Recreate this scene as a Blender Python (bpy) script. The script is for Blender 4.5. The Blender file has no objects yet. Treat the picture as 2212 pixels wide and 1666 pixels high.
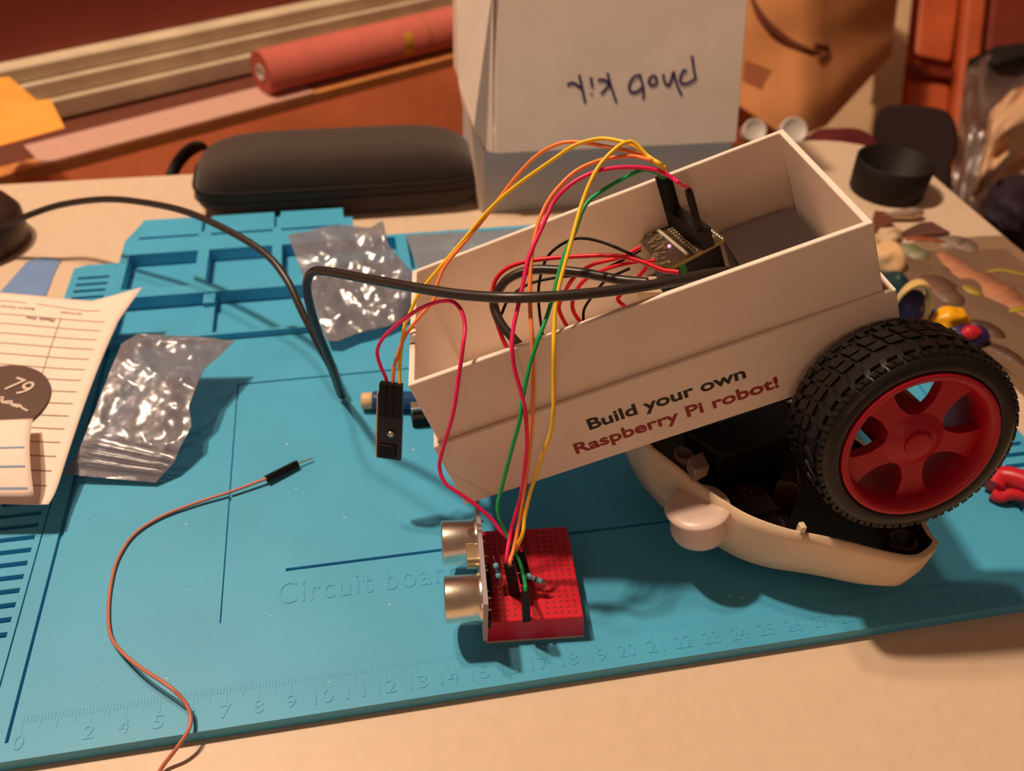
import bpy, bmesh, math, random
from mathutils import Vector, Matrix, noise
random.seed(7)
S = 0.01                       # all building is in centimetres, S turns it to metres
sc = bpy.context.scene
COL = sc.collection

# ------------------------------------------------------------------ camera
IMG_W, IMG_H, F = 2212.0, 1666.0, 1882.835
CP = Vector((12.305, -15.676, 25.615))
CR = Vector((0.9819, -0.1863, 0.0335)).normalized()     # image right
CF = Vector((0.1631, 0.7427, -0.6495)).normalized()     # forward
CD = CF.cross(CR).normalized()                          # image down
CR = CD.cross(CF).normalized()
cam = bpy.data.cameras.new('camera')
cam.sensor_width = 36.0
cam.lens = F / IMG_W * 36.0
cam.clip_start = 0.01
cam.clip_end = 30
cam.dof.use_dof = True
cam.dof.focus_distance = 0.278
cam.dof.aperture_fstop = 11.5
co = bpy.data.objects.new('camera', cam)
COL.objects.link(co)
M = Matrix((( CR.x, -CD.x, -CF.x, CP.x*S), (CR.y, -CD.y, -CF.y, CP.y*S), (CR.z, -CD.z, -CF.z, CP.z*S), (0,0,0,1)))
co.matrix_world = M
sc.camera = co

# ------------------------------------------------------------------ light
sc.view_settings.view_transform = 'Standard'
sc.view_settings.look = 'None'
sc.view_settings.exposure = 0.0
sc.view_settings.gamma = 1.0
world = bpy.data.worlds.new('world'); sc.world = world
world.use_nodes = True
wb = world.node_tree.nodes['Background']
wb.inputs[0].default_value = (1.0, 0.54, 0.35, 1)
wb.inputs[1].default_value = 0.165
def lamp(name, dirv, dist, watts, rad, colr, base=(16, 8, 0)):
    l = bpy.data.lights.new(name, 'POINT'); l.energy = watts; l.color = colr; l.shadow_soft_size = rad
    o = bpy.data.objects.new(name, l); COL.objects.link(o)
    o.location = (Vector(base) + Vector(dirv) * dist) * S
    return o
lamp('ceiling_bulb', (-0.37, 0.24, 1.0), 130, 66, 0.035, (1.0, 0.74, 0.52))
lamp('ceiling_bulb', (-0.24, 0.30, 1.0), 130, 18, 0.035, (1.0, 0.74, 0.52))

lamp('added_front_fill', (-0.30, -1.0, 0.32), 200, 8, 0.12, (1.0, 0.62, 0.42))  # added fill light behind the camera, brightens the upright front faces

# ------------------------------------------------------------------ pixel <-> place helpers (cm)
def ray(px, py):
    return CF + CR * ((px - IMG_W/2)/F) + CD * ((py - IMG_H/2)/F)
def D(px, py, d): return CP + ray(px, py) * d
def Z(px, py, z=0.0):
    v = ray(px, py); return CP + v * ((z - CP.z)/v.z)
def PL(px, py, p0, n):
    v = ray(px, py); n = Vector(n); return CP + v * ((Vector(p0) - CP).dot(n)/v.dot(n))
def YP(px, py, y): return PL(px, py, (0, y, 0), (0, 1, 0))

# ------------------------------------------------------------------ materials
def lin(c):
    return tuple((x/255/12.92 if x/255 <= .04045 else ((x/255+.055)/1.055)**2.4) for x in c)
MATS = {}
def mat(name, rgb, rough=.5, metal=0.0, spec=.5, noise_amt=.06, noise_scale=60, bump=0.0, bump_scale=300, coat=0, trans=0, ior=1.45, sheen=0):
    if name in MATS: return MATS[name]
    m = bpy.data.materials.new(name); m.use_nodes = True
    nt = m.node_tree; b = nt.nodes['Principled BSDF']
    c = lin(rgb)
    b.inputs['Roughness'].default_value = rough
    b.inputs['Metallic'].default_value = metal
    b.inputs['Specular IOR Level'].default_value = spec
    b.inputs['Coat Weight'].default_value = coat
    b.inputs['Transmission Weight'].default_value = trans
    b.inputs['IOR'].default_value = ior
    b.inputs['Sheen Weight'].default_value = sheen
    tc = nt.nodes.new('ShaderNodeTexCoord')
    n = nt.nodes.new('ShaderNodeTexNoise'); n.inputs['Scale'].default_value = noise_scale; n.inputs['Detail'].default_value = 4
    nt.links.new(tc.outputs['Object'], n.inputs['Vector'])
    r = nt.nodes.new('ShaderNodeValToRGB')
    r.color_ramp.elements[0].position = .3; r.color_ramp.elements[1].position = .7
    r.color_ramp.elements[0].color = (*[x*(1-noise_amt) for x in c], 1)
    r.color_ramp.elements[1].color = (*[min(1, x*(1+noise_amt)) for x in c], 1)
    nt.links.new(n.outputs['Fac'], r.inputs['Fac']); nt.links.new(r.outputs['Color'], b.inputs['Base Color'])
    if bump:
        n2 = nt.nodes.new('ShaderNodeTexNoise'); n2.inputs['Scale'].default_value = bump_scale
        nt.links.new(tc.outputs['Object'], n2.inputs['Vector'])
        bp = nt.nodes.new('ShaderNodeBump'); bp.inputs['Strength'].default_value = bump; bp.inputs['Distance'].default_value = .0005
        nt.links.new(n2.outputs['Fac'], bp.inputs['Height']); nt.links.new(bp.outputs['Normal'], b.inputs['Normal'])
    MATS[name] = m
    return m
def film(name, tint, gloss_rough=.08, haze=.25, hazecol=(150,140,135), wrinkle=0, refl=.16):
    """clear plastic film: see-through, a little milky, with a sharp sheen"""
    if name in MATS: return MATS[name]
    m = bpy.data.materials.new(name); m.use_nodes = True; nt = m.node_tree
    nt.nodes.remove(nt.nodes['Principled BSDF']); out = nt.nodes['Material Output']
    tr = nt.nodes.new('ShaderNodeBsdfTransparent'); tr.inputs[0].default_value = (*lin(tint), 1)
    df = nt.nodes.new('ShaderNodeBsdfDiffuse'); df.inputs[0].default_value = (*lin(hazecol), 1)
    gl = nt.nodes.new('ShaderNodeBsdfGlossy'); gl.inputs['Roughness'].default_value = gloss_rough
    lw = nt.nodes.new('ShaderNodeLayerWeight'); lw.inputs['Blend'].default_value = .35
    m1 = nt.nodes.new('ShaderNodeMixShader'); m1.inputs[0].default_value = haze
    nt.links.new(tr.outputs[0], m1.inputs[1]); nt.links.new(df.outputs[0], m1.inputs[2])
    ma = nt.nodes.new('ShaderNodeMath'); ma.operation = 'MULTIPLY_ADD'; ma.inputs[1].default_value = .5; ma.inputs[2].default_value = refl
    nt.links.new(lw.outputs['Fresnel'], ma.inputs[0])
    m2 = nt.nodes.new('ShaderNodeMixShader')
    nt.links.new(ma.outputs[0], m2.inputs[0]); nt.links.new(m1.outputs[0], m2.inputs[1]); nt.links.new(gl.outputs[0], m2.inputs[2])
    tc = nt.nodes.new('ShaderNodeTexCoord'); n2 = nt.nodes.new('ShaderNodeTexNoise'); n2.inputs['Scale'].default_value = 160; n2.inputs['Detail'].default_value = 3
    nt.links.new(tc.outputs['Object'], n2.inputs['Vector'])
    bp = nt.nodes.new('ShaderNodeBump'); bp.inputs['Strength'].default_value = .25; bp.inputs['Distance'].default_value = .001
    nt.links.new(n2.outputs['Fac'], bp.inputs['Height']); nt.links.new(bp.outputs['Normal'], gl.inputs['Normal'])
    nt.links.new(m2.outputs[0], out.inputs['Surface'])
    MATS[name] = m
    return m

CARD  = mat('white_card', (240, 224, 210), .62, noise_amt=.03, bump=.12, bump_scale=900)
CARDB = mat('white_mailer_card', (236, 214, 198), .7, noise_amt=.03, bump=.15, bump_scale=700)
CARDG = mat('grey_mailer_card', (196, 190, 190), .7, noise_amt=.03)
MATB  = mat('blue_silicone', (74, 172, 214), .46, spec=.5, noise_amt=.06, noise_scale=25, bump=.05, bump_scale=1500)
TABLE = mat('beige_laminate', (222, 196, 170), .45, noise_amt=.03, noise_scale=200, bump=.05, bump_scale=1200)
INKB  = mat('black_print', (42, 32, 26), .6)
INKR  = mat('red_print', (150, 38, 38), .6)
INKP  = mat('purple_marker', (52, 28, 92), .6)
TYRE  = mat('black_rubber', (23, 19, 18), .36, spec=.5, noise_amt=.1)
RIMR  = mat('red_wheel_plastic', (176, 12, 40), .42)
BBR   = mat('red_breadboard', (208, 24, 48), .38, noise_amt=.04)
BBH   = mat('dark_red_hole', (150, 14, 24), .6)
FOAM  = mat('pink_foam_tape', (210, 180, 160), .8)
BLK   = mat('black_plastic', (24, 19, 18), .5, spec=.25)
BLKM  = mat('black_matte', (34, 29, 28), .6)
CABLE = mat('black_cable', (46, 38, 34), .38, spec=.6)
SILV  = mat('silver_metal', (232, 222, 208), .28, metal=1, noise_amt=.08, noise_scale=400, bump=.06, bump_scale=2500)
GOLD  = mat('pin_metal', (225, 190, 130), .3, metal=1)
SOLD  = mat('solder', (200, 190, 165), .35, metal=1)
PCBK  = mat('black_circuit_board', (62, 46, 34), .4, noise_amt=.25, noise_scale=900)
PCBE  = mat('board_edge', (150, 130, 70), .6)
PCBP  = mat('pale_circuit_board', (165, 152, 158), .5)
PCBB  = mat('dark_blue_circuit_board', (18, 24, 40), .3)
CREAM = mat('cream_plastic', (226, 190, 140), .5)
GREENT= mat('green_terminal', (40, 120, 52), .45)
W_YEL = mat('yellow_insulation', (252, 204, 48), .38)
W_ORG = mat('orange_insulation', (255, 144, 80), .38)
W_CRI = mat('crimson_insulation', (238, 28, 100), .38)
W_GRN = mat('green_insulation', (22, 164, 92), .38)
W_RED = mat('red_insulation', (226, 26, 46), .38)
W_BRN = mat('brown_pink_insulation', (196, 122, 100), .42)
RESB  = mat('blue_resistor', (110, 165, 185), .35)
RESD  = mat('resistor_band', (30, 44, 60), .4)
RESR  = mat('resistor_band_warm', (170, 110, 70), .4)
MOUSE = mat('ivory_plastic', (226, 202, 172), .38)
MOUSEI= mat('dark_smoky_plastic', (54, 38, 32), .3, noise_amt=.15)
MKNOB = mat('pale_pink_plastic', (222, 198, 186), .35)
PENB  = mat('navy_plastic', (30, 72, 122), .32)
FABR  = mat('black_neoprene', (66, 54, 48), .85, spec=.2, noise_amt=.06, noise_scale=500, sheen=.25, bump=.25, bump_scale=2200)
FABR2 = mat('black_piping', (48, 40, 38), .8, spec=.2)
PAPER = mat('white_paper', (250, 228, 214), .8, noise_amt=.02)
PLINE = mat('grey_rule', (150, 122, 112), .8)
STICK = mat('brown_sticker', (92, 66, 56), .5)
STLOG = mat('pale_sticker_print', (226, 204, 190), .6)
ORGP  = mat('orange_paper', (255, 170, 70), .8, noise_amt=.03)
PINKP = mat('pink_paper', (212, 166, 150), .8, noise_amt=.03)
ROLLP = mat('red_kraft_paper', (206, 104, 88), .75, noise_amt=.04)
ROLLE = mat('paper_roll_edge', (176, 84, 72), .8, noise_amt=.15, noise_scale=300)
YTAPE = mat('yellow_tape', (226, 168, 50), .6)
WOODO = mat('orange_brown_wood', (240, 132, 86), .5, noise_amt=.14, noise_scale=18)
WOODE = mat('wood_edge', (222, 146, 84), .55, noise_amt=.1)
WOODD = mat('dark_red_wall', (140, 62, 50), .7, noise_amt=.12, noise_scale=6)
BOARD = mat('tan_board', (212, 194, 164), .75, noise_amt=.12, noise_scale=30)
KRAFT = mat('brown_kraft', (206, 138, 86), .8, noise_amt=.06, noise_scale=20)
KRAFTD= mat('kraft_print', (110, 56, 34), .8)
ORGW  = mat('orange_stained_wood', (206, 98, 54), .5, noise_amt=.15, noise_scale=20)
POST  = mat('pale_foam_board', (222, 186, 146), .8)
BTAPE = mat('blue_masking_paper', (116, 146, 196), .8)
CHAIRB= mat('black_chair_fabric', (50, 36, 36), .85, spec=.2)
CARPET= mat('dark_carpet', (70, 50, 46), .95, noise_amt=.3, noise_scale=200)
BAGC  = film('clear_bag', (206, 200, 204), .27, .42, (166, 164, 176), refl=.07)
BAGB  = film('bluish_bag', (196, 212, 226), .12, .42, (190, 198, 206), refl=.12)
BAGD  = film('smoky_bag', (180, 160, 150), .28, .55, (150, 122, 112), refl=.03)
SHEET = film('smeared_sheet', (190, 176, 160), .2, .6, (150, 122, 100), refl=.06)

# ------------------------------------------------------------------ mesh builder (cm)
class MB:
    def __init__(s): s.v, s.f, s.m, s.sm = [], [], [], []
    def add(s, vs, fs, mi=0, smooth=False, T=None):
        o = len(s.v)
        for p in vs:
            p = Vector(p)
            s.v.append(T @ p if T is not None else p)
        for f in fs:
            s.f.append([o + i for i in f]); s.m.append(mi); s.sm.append(smooth)
        return s
    def box(s, lo, hi, mi=0, T=None):
        x0, y0, z0 = lo; x1, y1, z1 = hi
        vs = [(x0,y0,z0),(x1,y0,z0),(x1,y1,z0),(x0,y1,z0),(x0,y0,z1),(x1,y0,z1),(x1,y1,z1),(x0,y1,z1)]
        return s.add(vs, [(0,3,2,1),(4,5,6,7),(0,1,5,4),(1,2,6,5),(2,3,7,6),(3,0,4,7)], mi, False, T)
    def hexa(s, b, t, mi=0):
        """eight corners: bottom ring b, top ring t (counter-clockwise from above)"""
        n = len(b)
        return s.add(list(b)+list(t), [tuple(range(n))[::-1], tuple(range(n, 2*n))] + [(i, (i+1)%n, n+(i+1)%n, n+i) for i in range(n)], mi)
    def prism(s, poly, z0, z1, mi=0, T=None, smooth=False):
        n = len(poly)
        vs = [(p[0], p[1], z0) for p in poly] + [(p[0], p[1], z1) for p in poly]
        s.add(vs, [tuple(range(n))[::-1], tuple(range(n, 2*n))], mi, False, T)
        return s.add(vs, [(i, (i+1)%n, n+(i+1)%n, n+i) for i in range(n)], mi, smooth, T)
    def lathe(s, prof, n=32, mi=0, T=None, smooth=True, a0=0, a1=2*math.pi):
        """profile of (radius, height) turned about Z"""
        closed = abs(a1-a0-2*math.pi) < 1e-6
        k = n if closed else n+1
        vs = []
        for i in range(k):
            a = a0 + (a1-a0)*i/n
            for r, h in prof: vs.append((r*math.cos(a), r*math.sin(a), h))
        m = len(prof); fs = []
        for i in range(n):
            j = (i+1) % k
            for q in range(m-1): fs.append((i*m+q, j*m+q, j*m+q+1, i*m+q+1))
        return s.add(vs, fs, mi, smooth, T)
    def cyl(s, p, q, r, n=16, mi=0, r2=None, smooth=True):
        p, q = Vector(p), Vector(q); T = frame(p, q-p); L = (q-p).length; r2 = r if r2 is None else r2
        s.lathe([(r,0),(r2,L)], n, mi, T, smooth)
        c = [(r*math.cos(2*math.pi*i/n), r*math.sin(2*math.pi*i/n), 0) for i in range(n)]
        d = [(r2*math.cos(2*math.pi*i/n), r2*math.sin(2*math.pi*i/n), L) for i in range(n)]
        s.add(c, [tuple(range(n))[::-1]], mi, False, T); return s.add(d, [tuple(range(n))], mi, False, T)
    def tube(s, pts, r, n=10, mi=0, caps=True):
        pts = [Vector(p) for p in pts]; m = len(pts); vs = []; up = None
        for i, p in enumerate(pts):
            t = (pts[min(i+1, m-1)] - pts[max(i-1, 0)]).normalized()
            if up is None:
                up = Vector((0,0,1)) if abs(t.z) < .9 else Vector((1,0,0))
            a = (up - t*up.dot(t)).normalized(); b = t.cross(a); up = a
            rr = r[i] if isinstance(r, (list, tuple)) else r
            for k in range(n):
                w = 2*math.pi*k/n; vs.append(p + (a*math.cos(w) + b*math.sin(w))*rr)
        fs = [(i*n+k, i*n+(k+1)%n, (i+1)*n+(k+1)%n, (i+1)*n+k) for i in range(m-1) for k in range(n)]
        s.add(vs, fs, mi, True)
        if caps: s.add(vs[:n], [tuple(range(n))[::-1]], mi); s.add(vs[-n:], [tuple(range(n))], mi)
        return s
    def grid(s, fn, nu, nv, mi=0, smooth=True, closed_u=False):
        vs = [fn(i/nu, j/nv) for i in range(nu+(0 if closed_u else 1)) for j in range(nv+1)]
        k = nv+1; m = nu if closed_u else nu+1
        return s.add(vs, [(i*k+j, ((i+1)%m)*k+j, ((i+1)%m)*k+j+1, i*k+j+1) for i in range(nu) for j in range(nv)], mi, smooth)
    def build(s, name, mats, parent=None, bevel=0, thick=0, sub=0, origin=None, weld=False):
        me = bpy.data.meshes.new(name)
        if origin is None:
            lo = Vector([min(p[i] for p in s.v) for i in range(3)]); hi = Vector([max(p[i] for p in s.v) for i in range(3)])
            origin = (lo+hi)/2; origin.z = lo.z
            if parent is not None: origin = (lo+hi)/2
        origin = Vector(origin)
        me.from_pydata([(p-origin)*S for p in s.v], [], s.f)
        for m in (mats if isinstance(mats, (list, tuple)) else [mats]): me.materials.append(m)
        for p, mi, sm in zip(me.polygons, s.m, s.sm): p.material_index = mi; p.use_smooth = sm
        bm = bmesh.new(); bm.from_mesh(me)
        if weld: bmesh.ops.remove_doubles(bm, verts=bm.verts, dist=1e-6)
        bmesh.ops.recalc_face_normals(bm, faces=bm.faces); bm.to_mesh(me); bm.free()
        o = bpy.data.objects.new(name, me); COL.objects.link(o)
        o.location = origin*S
        if parent is not None: attach(o, parent)
        if thick:
            md = o.modifiers.new('thickness', 'SOLIDIFY'); md.thickness = thick*S; md.offset = 0
        if bevel:
            md = o.modifiers.new('bevel', 'BEVEL'); md.width = bevel*S; md.segments = 2; md.limit_method = 'ANGLE'; md.angle_limit = math.radians(40)
        if sub:
            md = o.modifiers.new('sub', 'SUBSURF'); md.levels = sub; md.render_levels = sub
        return o
WORLD_LOC = {}
def wloc(o):
    l = o.location.copy()
    while o.parent: o = o.parent; l += o.location
    return l
def attach(o, parent):
    l = o.location.copy(); o.parent = parent; o.location = l - wloc(parent)
def frame(p, z, x=None):
    z = Vector(z).normalized(); x = Vector(x) if x is not None else (Vector((1,0,0)) if abs(z.x) < .9 else Vector((0,1,0)))
    x = (x - z*x.dot(z)).normalized(); y = z.cross(x)
    return Matrix(((x.x,y.x,z.x,p[0]),(x.y,y.y,z.y,p[1]),(x.z,y.z,z.z,p[2]),(0,0,0,1)))
def thing(name, loc, label, cat, group=None):
    o = bpy.data.objects.new(name, None); COL.objects.link(o); o.location = Vector(loc)*S; o.empty_display_size = .01
    return tag(o, label, cat, group)
def tag(o, label, cat, group=None):
    o['label'] = label; o['category'] = cat
    if group: o['group'] = group
    return o
def struct(o): o['kind'] = 'structure'; return o
def spline(pts, seg=8):
    pts = [Vector(p) for p in pts]; out = []
    P = [2*pts[0]-pts[1]] + pts + [2*pts[-1]-pts[-2]]
    for i in range(1, len(P)-2):
        a, b, c, d = P[i-1], P[i], P[i+1], P[i+2]
        for k in range(seg):
            t = k/seg
            out.append(.5*((2*b)+(c-a)*t+(2*a-5*b+4*c-d)*t*t+(3*b-a-3*c+d)*t*t*t))
    out.append(pts[-1]); return out
def pixpath(pts):
    """(px, py, depth or None): missing depths are spread evenly between the given ones"""
    n = len(pts); d = [p[2] if len(p) > 2 else None for p in pts]
    cum = [0]
    for i in range(1, n): cum.append(cum[-1] + math.hypot(pts[i][0]-pts[i-1][0], pts[i][1]-pts[i-1][1]))
    known = [i for i in range(n) if d[i] is not None]
    for i in range(n):
        if i < known[0]: d[i] = d[known[0]]
        if i > known[-1]: d[i] = d[known[-1]]
    for a, b in zip(known, known[1:]):
        for i in range(a+1, b): d[i] = d[a] + (d[b]-d[a])*(cum[i]-cum[a])/(cum[b]-cum[a])
    return [D(p[0], p[1], d[i]) for i, p in enumerate(pts)]
def text(name, body, T, width, m, parent, bold=0.0, height=None, thick=.006, align='LEFT', spacing=1.0):
    """lettering as a thin mesh; T places its baseline start, +x along the line, +y up the letters"""
    cu = bpy.data.curves.new(name, 'FONT'); cu.body = body; cu.size = 1.0; cu.offset = bold; cu.space_character = spacing
    cu.extrude = 0.001; cu.align_x = align
    o = bpy.data.objects.new('tmp_text', cu); COL.objects.link(o)
    dg = bpy.context.evaluated_depsgraph_get(); me = bpy.data.meshes.new_from_object(o.evaluated_get(dg))
    bpy.data.objects.remove(o); bpy.data.curves.remove(cu)
    xs = [v.co.x for v in me.vertices]; ys = [v.co.y for v in me.vertices]
    k = width/(max(xs)-min(xs)); ky = k if height is None else height/(max(ys)-min(min(ys), 0))
    x0 = min(xs) if align == 'LEFT' else 0
    mb = MB()
    mb.add([T @ Vector(((v.co.x-x0)*k, v.co.y*ky, thick if v.co.z > 0 else 0)) for v in me.vertices], [tuple(p.vertices) for p in me.polygons])
    bpy.data.meshes.remove(me)
    return mb.build(name, m, parent)

# ================================================================== the setting
TZ = -0.5          # table top height; the blue mat's working face is z = 0
mb = MB()
def rrect(x0, y0, x1, y1, r, n=8):
    out = []
    for cx, cy, a in ((x1-r, y0+r, -90), (x1-r, y1-r, 0), (x0+r, y1-r, 90), (x0+r, y0+r, 180)):
        for i in range(n+1):
            w = math.radians(a + 90*i/n); out.append((cx + r*math.cos(w), cy + r*math.sin(w)))
    return out
mb.prism(rrect(-75, -24, 50.6, 37.2, 6), TZ-2.6, TZ, smooth=True)
desk = thing('desk', (0, 5, -74), 'beige laminate desk top with rounded corner under the blue mat', 'desk')
mb.build('desk_top', TABLE, desk, bevel=.25)
for x in (-68, 44):
    for y in (-18, 30):
        MB().box((x-2, y-2, -74.99), (x+2, y+2, TZ-2.6)).build('leg', BLKM, desk)
struct(MB().box((-260, -120, -79), (260, 260, -75)).build('floor', CARPET))
struct(MB().box((-260, 250, -75), (260, 254, 170)).build('wall_back', WOODD))
struct(MB().box((256, -120, -75), (260, 250, 170)).build('wall_right', mat('dim_wall', (150, 110, 84), .9)))

# ================================================================== blue work mat (height map of rectangles)
X0, X1, Y0, Y1 = -2.1, 40.2, -0.95, 30.3
def heightmap(rects, base, name, m, parent):
    xs = sorted({round(v, 4) for r in rects for v in (r[0], r[2])}); ys = sorted({round(v, 4) for r in rects for v in (r[1], r[3])})
    def h(x, y):
        z = None
        for r in rects:
            if r[0] < x < r[2] and r[1] < y < r[3]: z = r[4]
        return z
    H = [[h((xs[i]+xs[i+1])/2, (ys[j]+ys[j+1])/2) for j in range(len(ys)-1)] for i in range(len(xs)-1)]
    mb = MB(); nx, ny = len(xs)-1, len(ys)-1
    g = lambda i, j: H[i][j] if 0 <= i < nx and 0 <= j < ny else None
    for i in range(nx):
        for j in range(ny):
            z = H[i][j]
            if z is None: continue
            a, b, c, d = xs[i], ys[j], xs[i+1], ys[j+1]
            mb.add([(a,b,z),(c,b,z),(c,d,z),(a,d,z)], [(0,1,2,3)])
            mb.add([(a,b,base),(c,b,base),(c,d,base),(a,d,base)], [(3,2,1,0)])
            for di, dj, p, q in ((1,0,(c,b),(c,d)), (-1,0,(a,d),(a,b)), (0,1,(c,d),(a,d)), (0,-1,(a,b),(c,b))):
                zn = g(i+di, j+dj); zn = base if zn is None else zn
                if zn < z: mb.add([(*p,zn),(*q,zn),(*q,z),(*p,z)], [(0,1,2,3)])
    return mb.build(name, m, parent, weld=True)
RZ, FZ = 0.35, -0.40
R = []
R.append((X0, Y0, X1, 26.2, 0.0))                      # whole working sheet
R.append((0.25, 18.9, 37.85, 26.9, RZ))                # raised tray block
R.append((0.25, 26.9, 12.4, 28.0, RZ)); R.append((0.95, 28.0, 12.4, 29.1, RZ)); R.append((0.95, 29.1, 11.9, 30.2, RZ))
R.append((0.6, -0.35, 0.78, 18.9, -.16)); R.append((37.32, -0.35, 37.5, 18.9, -.16))     # side grooves
R.append((-0.02, 1.2, 0.04, 18.9, -.08)); R.append((38.06, 1.2, 38.12, 18.9, -.08))
R.append((6.62, 2.9, 6.72, 15.5, -.10)); R.append((6.62, 15.45, 31.5, 15.55, -.10))
R.append((8.8, 4.74, 29.0, 4.88, -.12))
R.append((0.7, 19.1, 37.4, 22.55, FZ)); R.append((4.75, 19.6, 5.25, 21.8, 0.0)); R.append((18.8, 19.6, 19.3, 22.55, 0.0)); R.append((4.72, 21.75, 5.28, 22.55, .25))
for a, b in ((.68, 4.15), (4.72, 8.0), (8.5, 14.6), (15.2, 21.5), (22.1, 29.5), (30.1, 37.3)): R.append((a, 23.3, b, 26.6, FZ))
for a, b in ((.75, 4.05), (4.7, 8.0), (8.45, 11.7)): R.append((a, 28.1, b, 28.32, .12))
for a, b, y in ((4.15, 4.6, 30.2), (8.05, 8.4, 30.2)): R.append((a, 28.5, b, y, .05))
yy = 3.6
while yy < 25.3:
    R.append((-1.75, yy-.11, -.22, yy+.11, -.25)); R.append((38.3, yy-.11, 39.85, yy+.11, -.25)); yy += .6
mat_t = thing('work_mat', (19, 12, TZ), 'blue silicone work mat with moulded trays and ruler on desk', 'mat')
heightmap(R, TZ, 'mat_body', MATB, mat_t)
mb = MB()
mb.prism([(.25, 28.0), (.951, 28.0), (.951, 30.0)], TZ, RZ)       # chamfered back corner
mb.prism([(-2.1, 26.2), (-1.6, 26.2), (.25, 26.2), (.25, 26.45), (-1.5, 26.45)], TZ, 0)
mb.build('chamfer', MATB, mat_t)
mb = MB()
for k in range(0, 361):
    x = 1.0 + .1*k*1.0
    if x > 36.6: break
    l = .55 if k % 10 == 0 else (.4 if k % 5 == 0 else .22)
    mb.box((x-.016, .45-l, .001), (x+.016, .45, .012))
mb.build('ruler_ticks', MATB, mat_t)
I4 = Matrix.Translation
for n, lab in [(1, '0'), (3, '2'), (4, '4'), (5, '5'), (6, '6')] + [(i, str(i)) for i in range(7, 36)]:
    w = .3 if len(lab) == 1 else .6
    text('ruler_number', lab, I4((n-w/2, -.62, .001)), w if lab != '1' else .15, MATB, mat_t, height=.46, thick=.018)
text('mat_lettering', 'Circuit board location', I4((8.55, 3.35, .001)), 10.6, MATB, mat_t, height=.95, thick=.022, spacing=1.15)
# lint specks lie in the surface of the mat
mb = MB()
for k in range(46):
    x, y = random.uniform(1, 36), random.uniform(0, 18); r = random.uniform(.02, .045)
    mb.box((x-r, y-r*.6, .0), (x+r, y+r*.6, .012), T=None)
o = mb.build('lint_specks', mat('lint', (225, 215, 205), .9), mat_t); o['kind'] = 'stuff'
tag(MB().lathe([(0, -.0), (.08, .0), (.1, .03), (.1, .62), (.08, .66), (0, .66)], 14, 0, frame((6.05, 23.95, FZ+.1), (1, .12, 0))).build('pill_capsule', mat('pink_pill', (220, 130, 140), .4)),
    'tiny pink and white capsule lying in the mat tray', 'capsule')

# ================================================================== robot (cardboard kit box on wheels)
RB = Matrix(((.92491, .11677, -.36182), (-.07334, .98859, .13157), (.37305, -.09515, .92292)))
BT = Vector((13.5505, 5.2013, 7.7646))
BL, BW, BE, BH1, BH = 14.7, 7.866, 0.2, 2.449, 5.242
def B(u, v, w): return RB @ Vector((u, v, w)) + BT
BM = Matrix.Translation(BT) @ RB.to_4x4()
def PB(px, py, w):           # where the sight line meets the box plane at height w
    n = RB.col[2]; return PL(px, py, B(0,0,w), n)
def LB(p): return RB.transposed() @ (Vector(p) - BT)
robot = thing('cardboard_robot', (21, 8, 2.8), 'white cardboard box robot with slogan, on red wheel, tilted over mouse shell', 'robot')
def warp(p):                 # the real card box is a little bowed: nudge the corners
    p = LB(p) if False else p
    return p
def open_box(name, lo, hi, t, m, parent, flare=None):
    """five-sided tray in box coordinates with wall thickness t"""
    (x0,y0,z0), (x1,y1,z1) = lo, hi
    c = [(x0,y0),(x1,y0),(x1,y1),(x0,y1)]; i_ = [(x0+t,y0+t),(x1-t,y0+t),(x1-t,y1-t),(x0+t,y1-t)]
    fl = flare or [(0,0,0)]*4
    def vv(q, z, k, top): 
        d = fl[k] if top else (0,0,0); return B(q[0]+d[0], q[1]+d[1], z+d[2])
    V = [vv(q,z0,k,0) for k,q in enumerate(c)] + [vv(q,z1,k,1) for k,q in enumerate(c)] + [vv(q,z0+t,k,0) for k,q in enumerate(i_)] + [vv(q,z1,k,1) for k,q in enumerate(i_)]
    fs = [(3,2,1,0),(8,9,10,11)]
    for k in range(4):
        j = (k+1)%4
        fs += [(k,j,4+j,4+k), (8+j,8+k,12+k,12+j), (4+k,4+j,12+j,12+k)]
    return MB().add(V, fs).build(name, m, parent, bevel=.045)
open_box('tray', (0,0,-5.05), (BL,BW,0), .21, CARD, robot, [(0,0,0), (-.05,-.02,-.02), (-.05,.12,0), (-.04,-.12,0)])
open_box('sleeve', (-BE,-BE,-BH), (BL+BE+.1,BW+BE,-BH1), .17, CARD, robot)
TF = lambda u, w, v=-BE-.012: Matrix.Translation(B(u, v, w)) @ Matrix((RB.col[0], RB.col[2], -RB.col[1])).transposed().to_4x4()
text('slogan', 'Build your own', TF(4.78, -3.83), 5.27, INKB, robot, bold=.022, thick=.004, height=.60)
text('slogan', 'Raspberry Pi robot!', TF(4.06, -4.63), 6.92, INKR, robot, bold=.022, thick=.004, height=.60)
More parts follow.
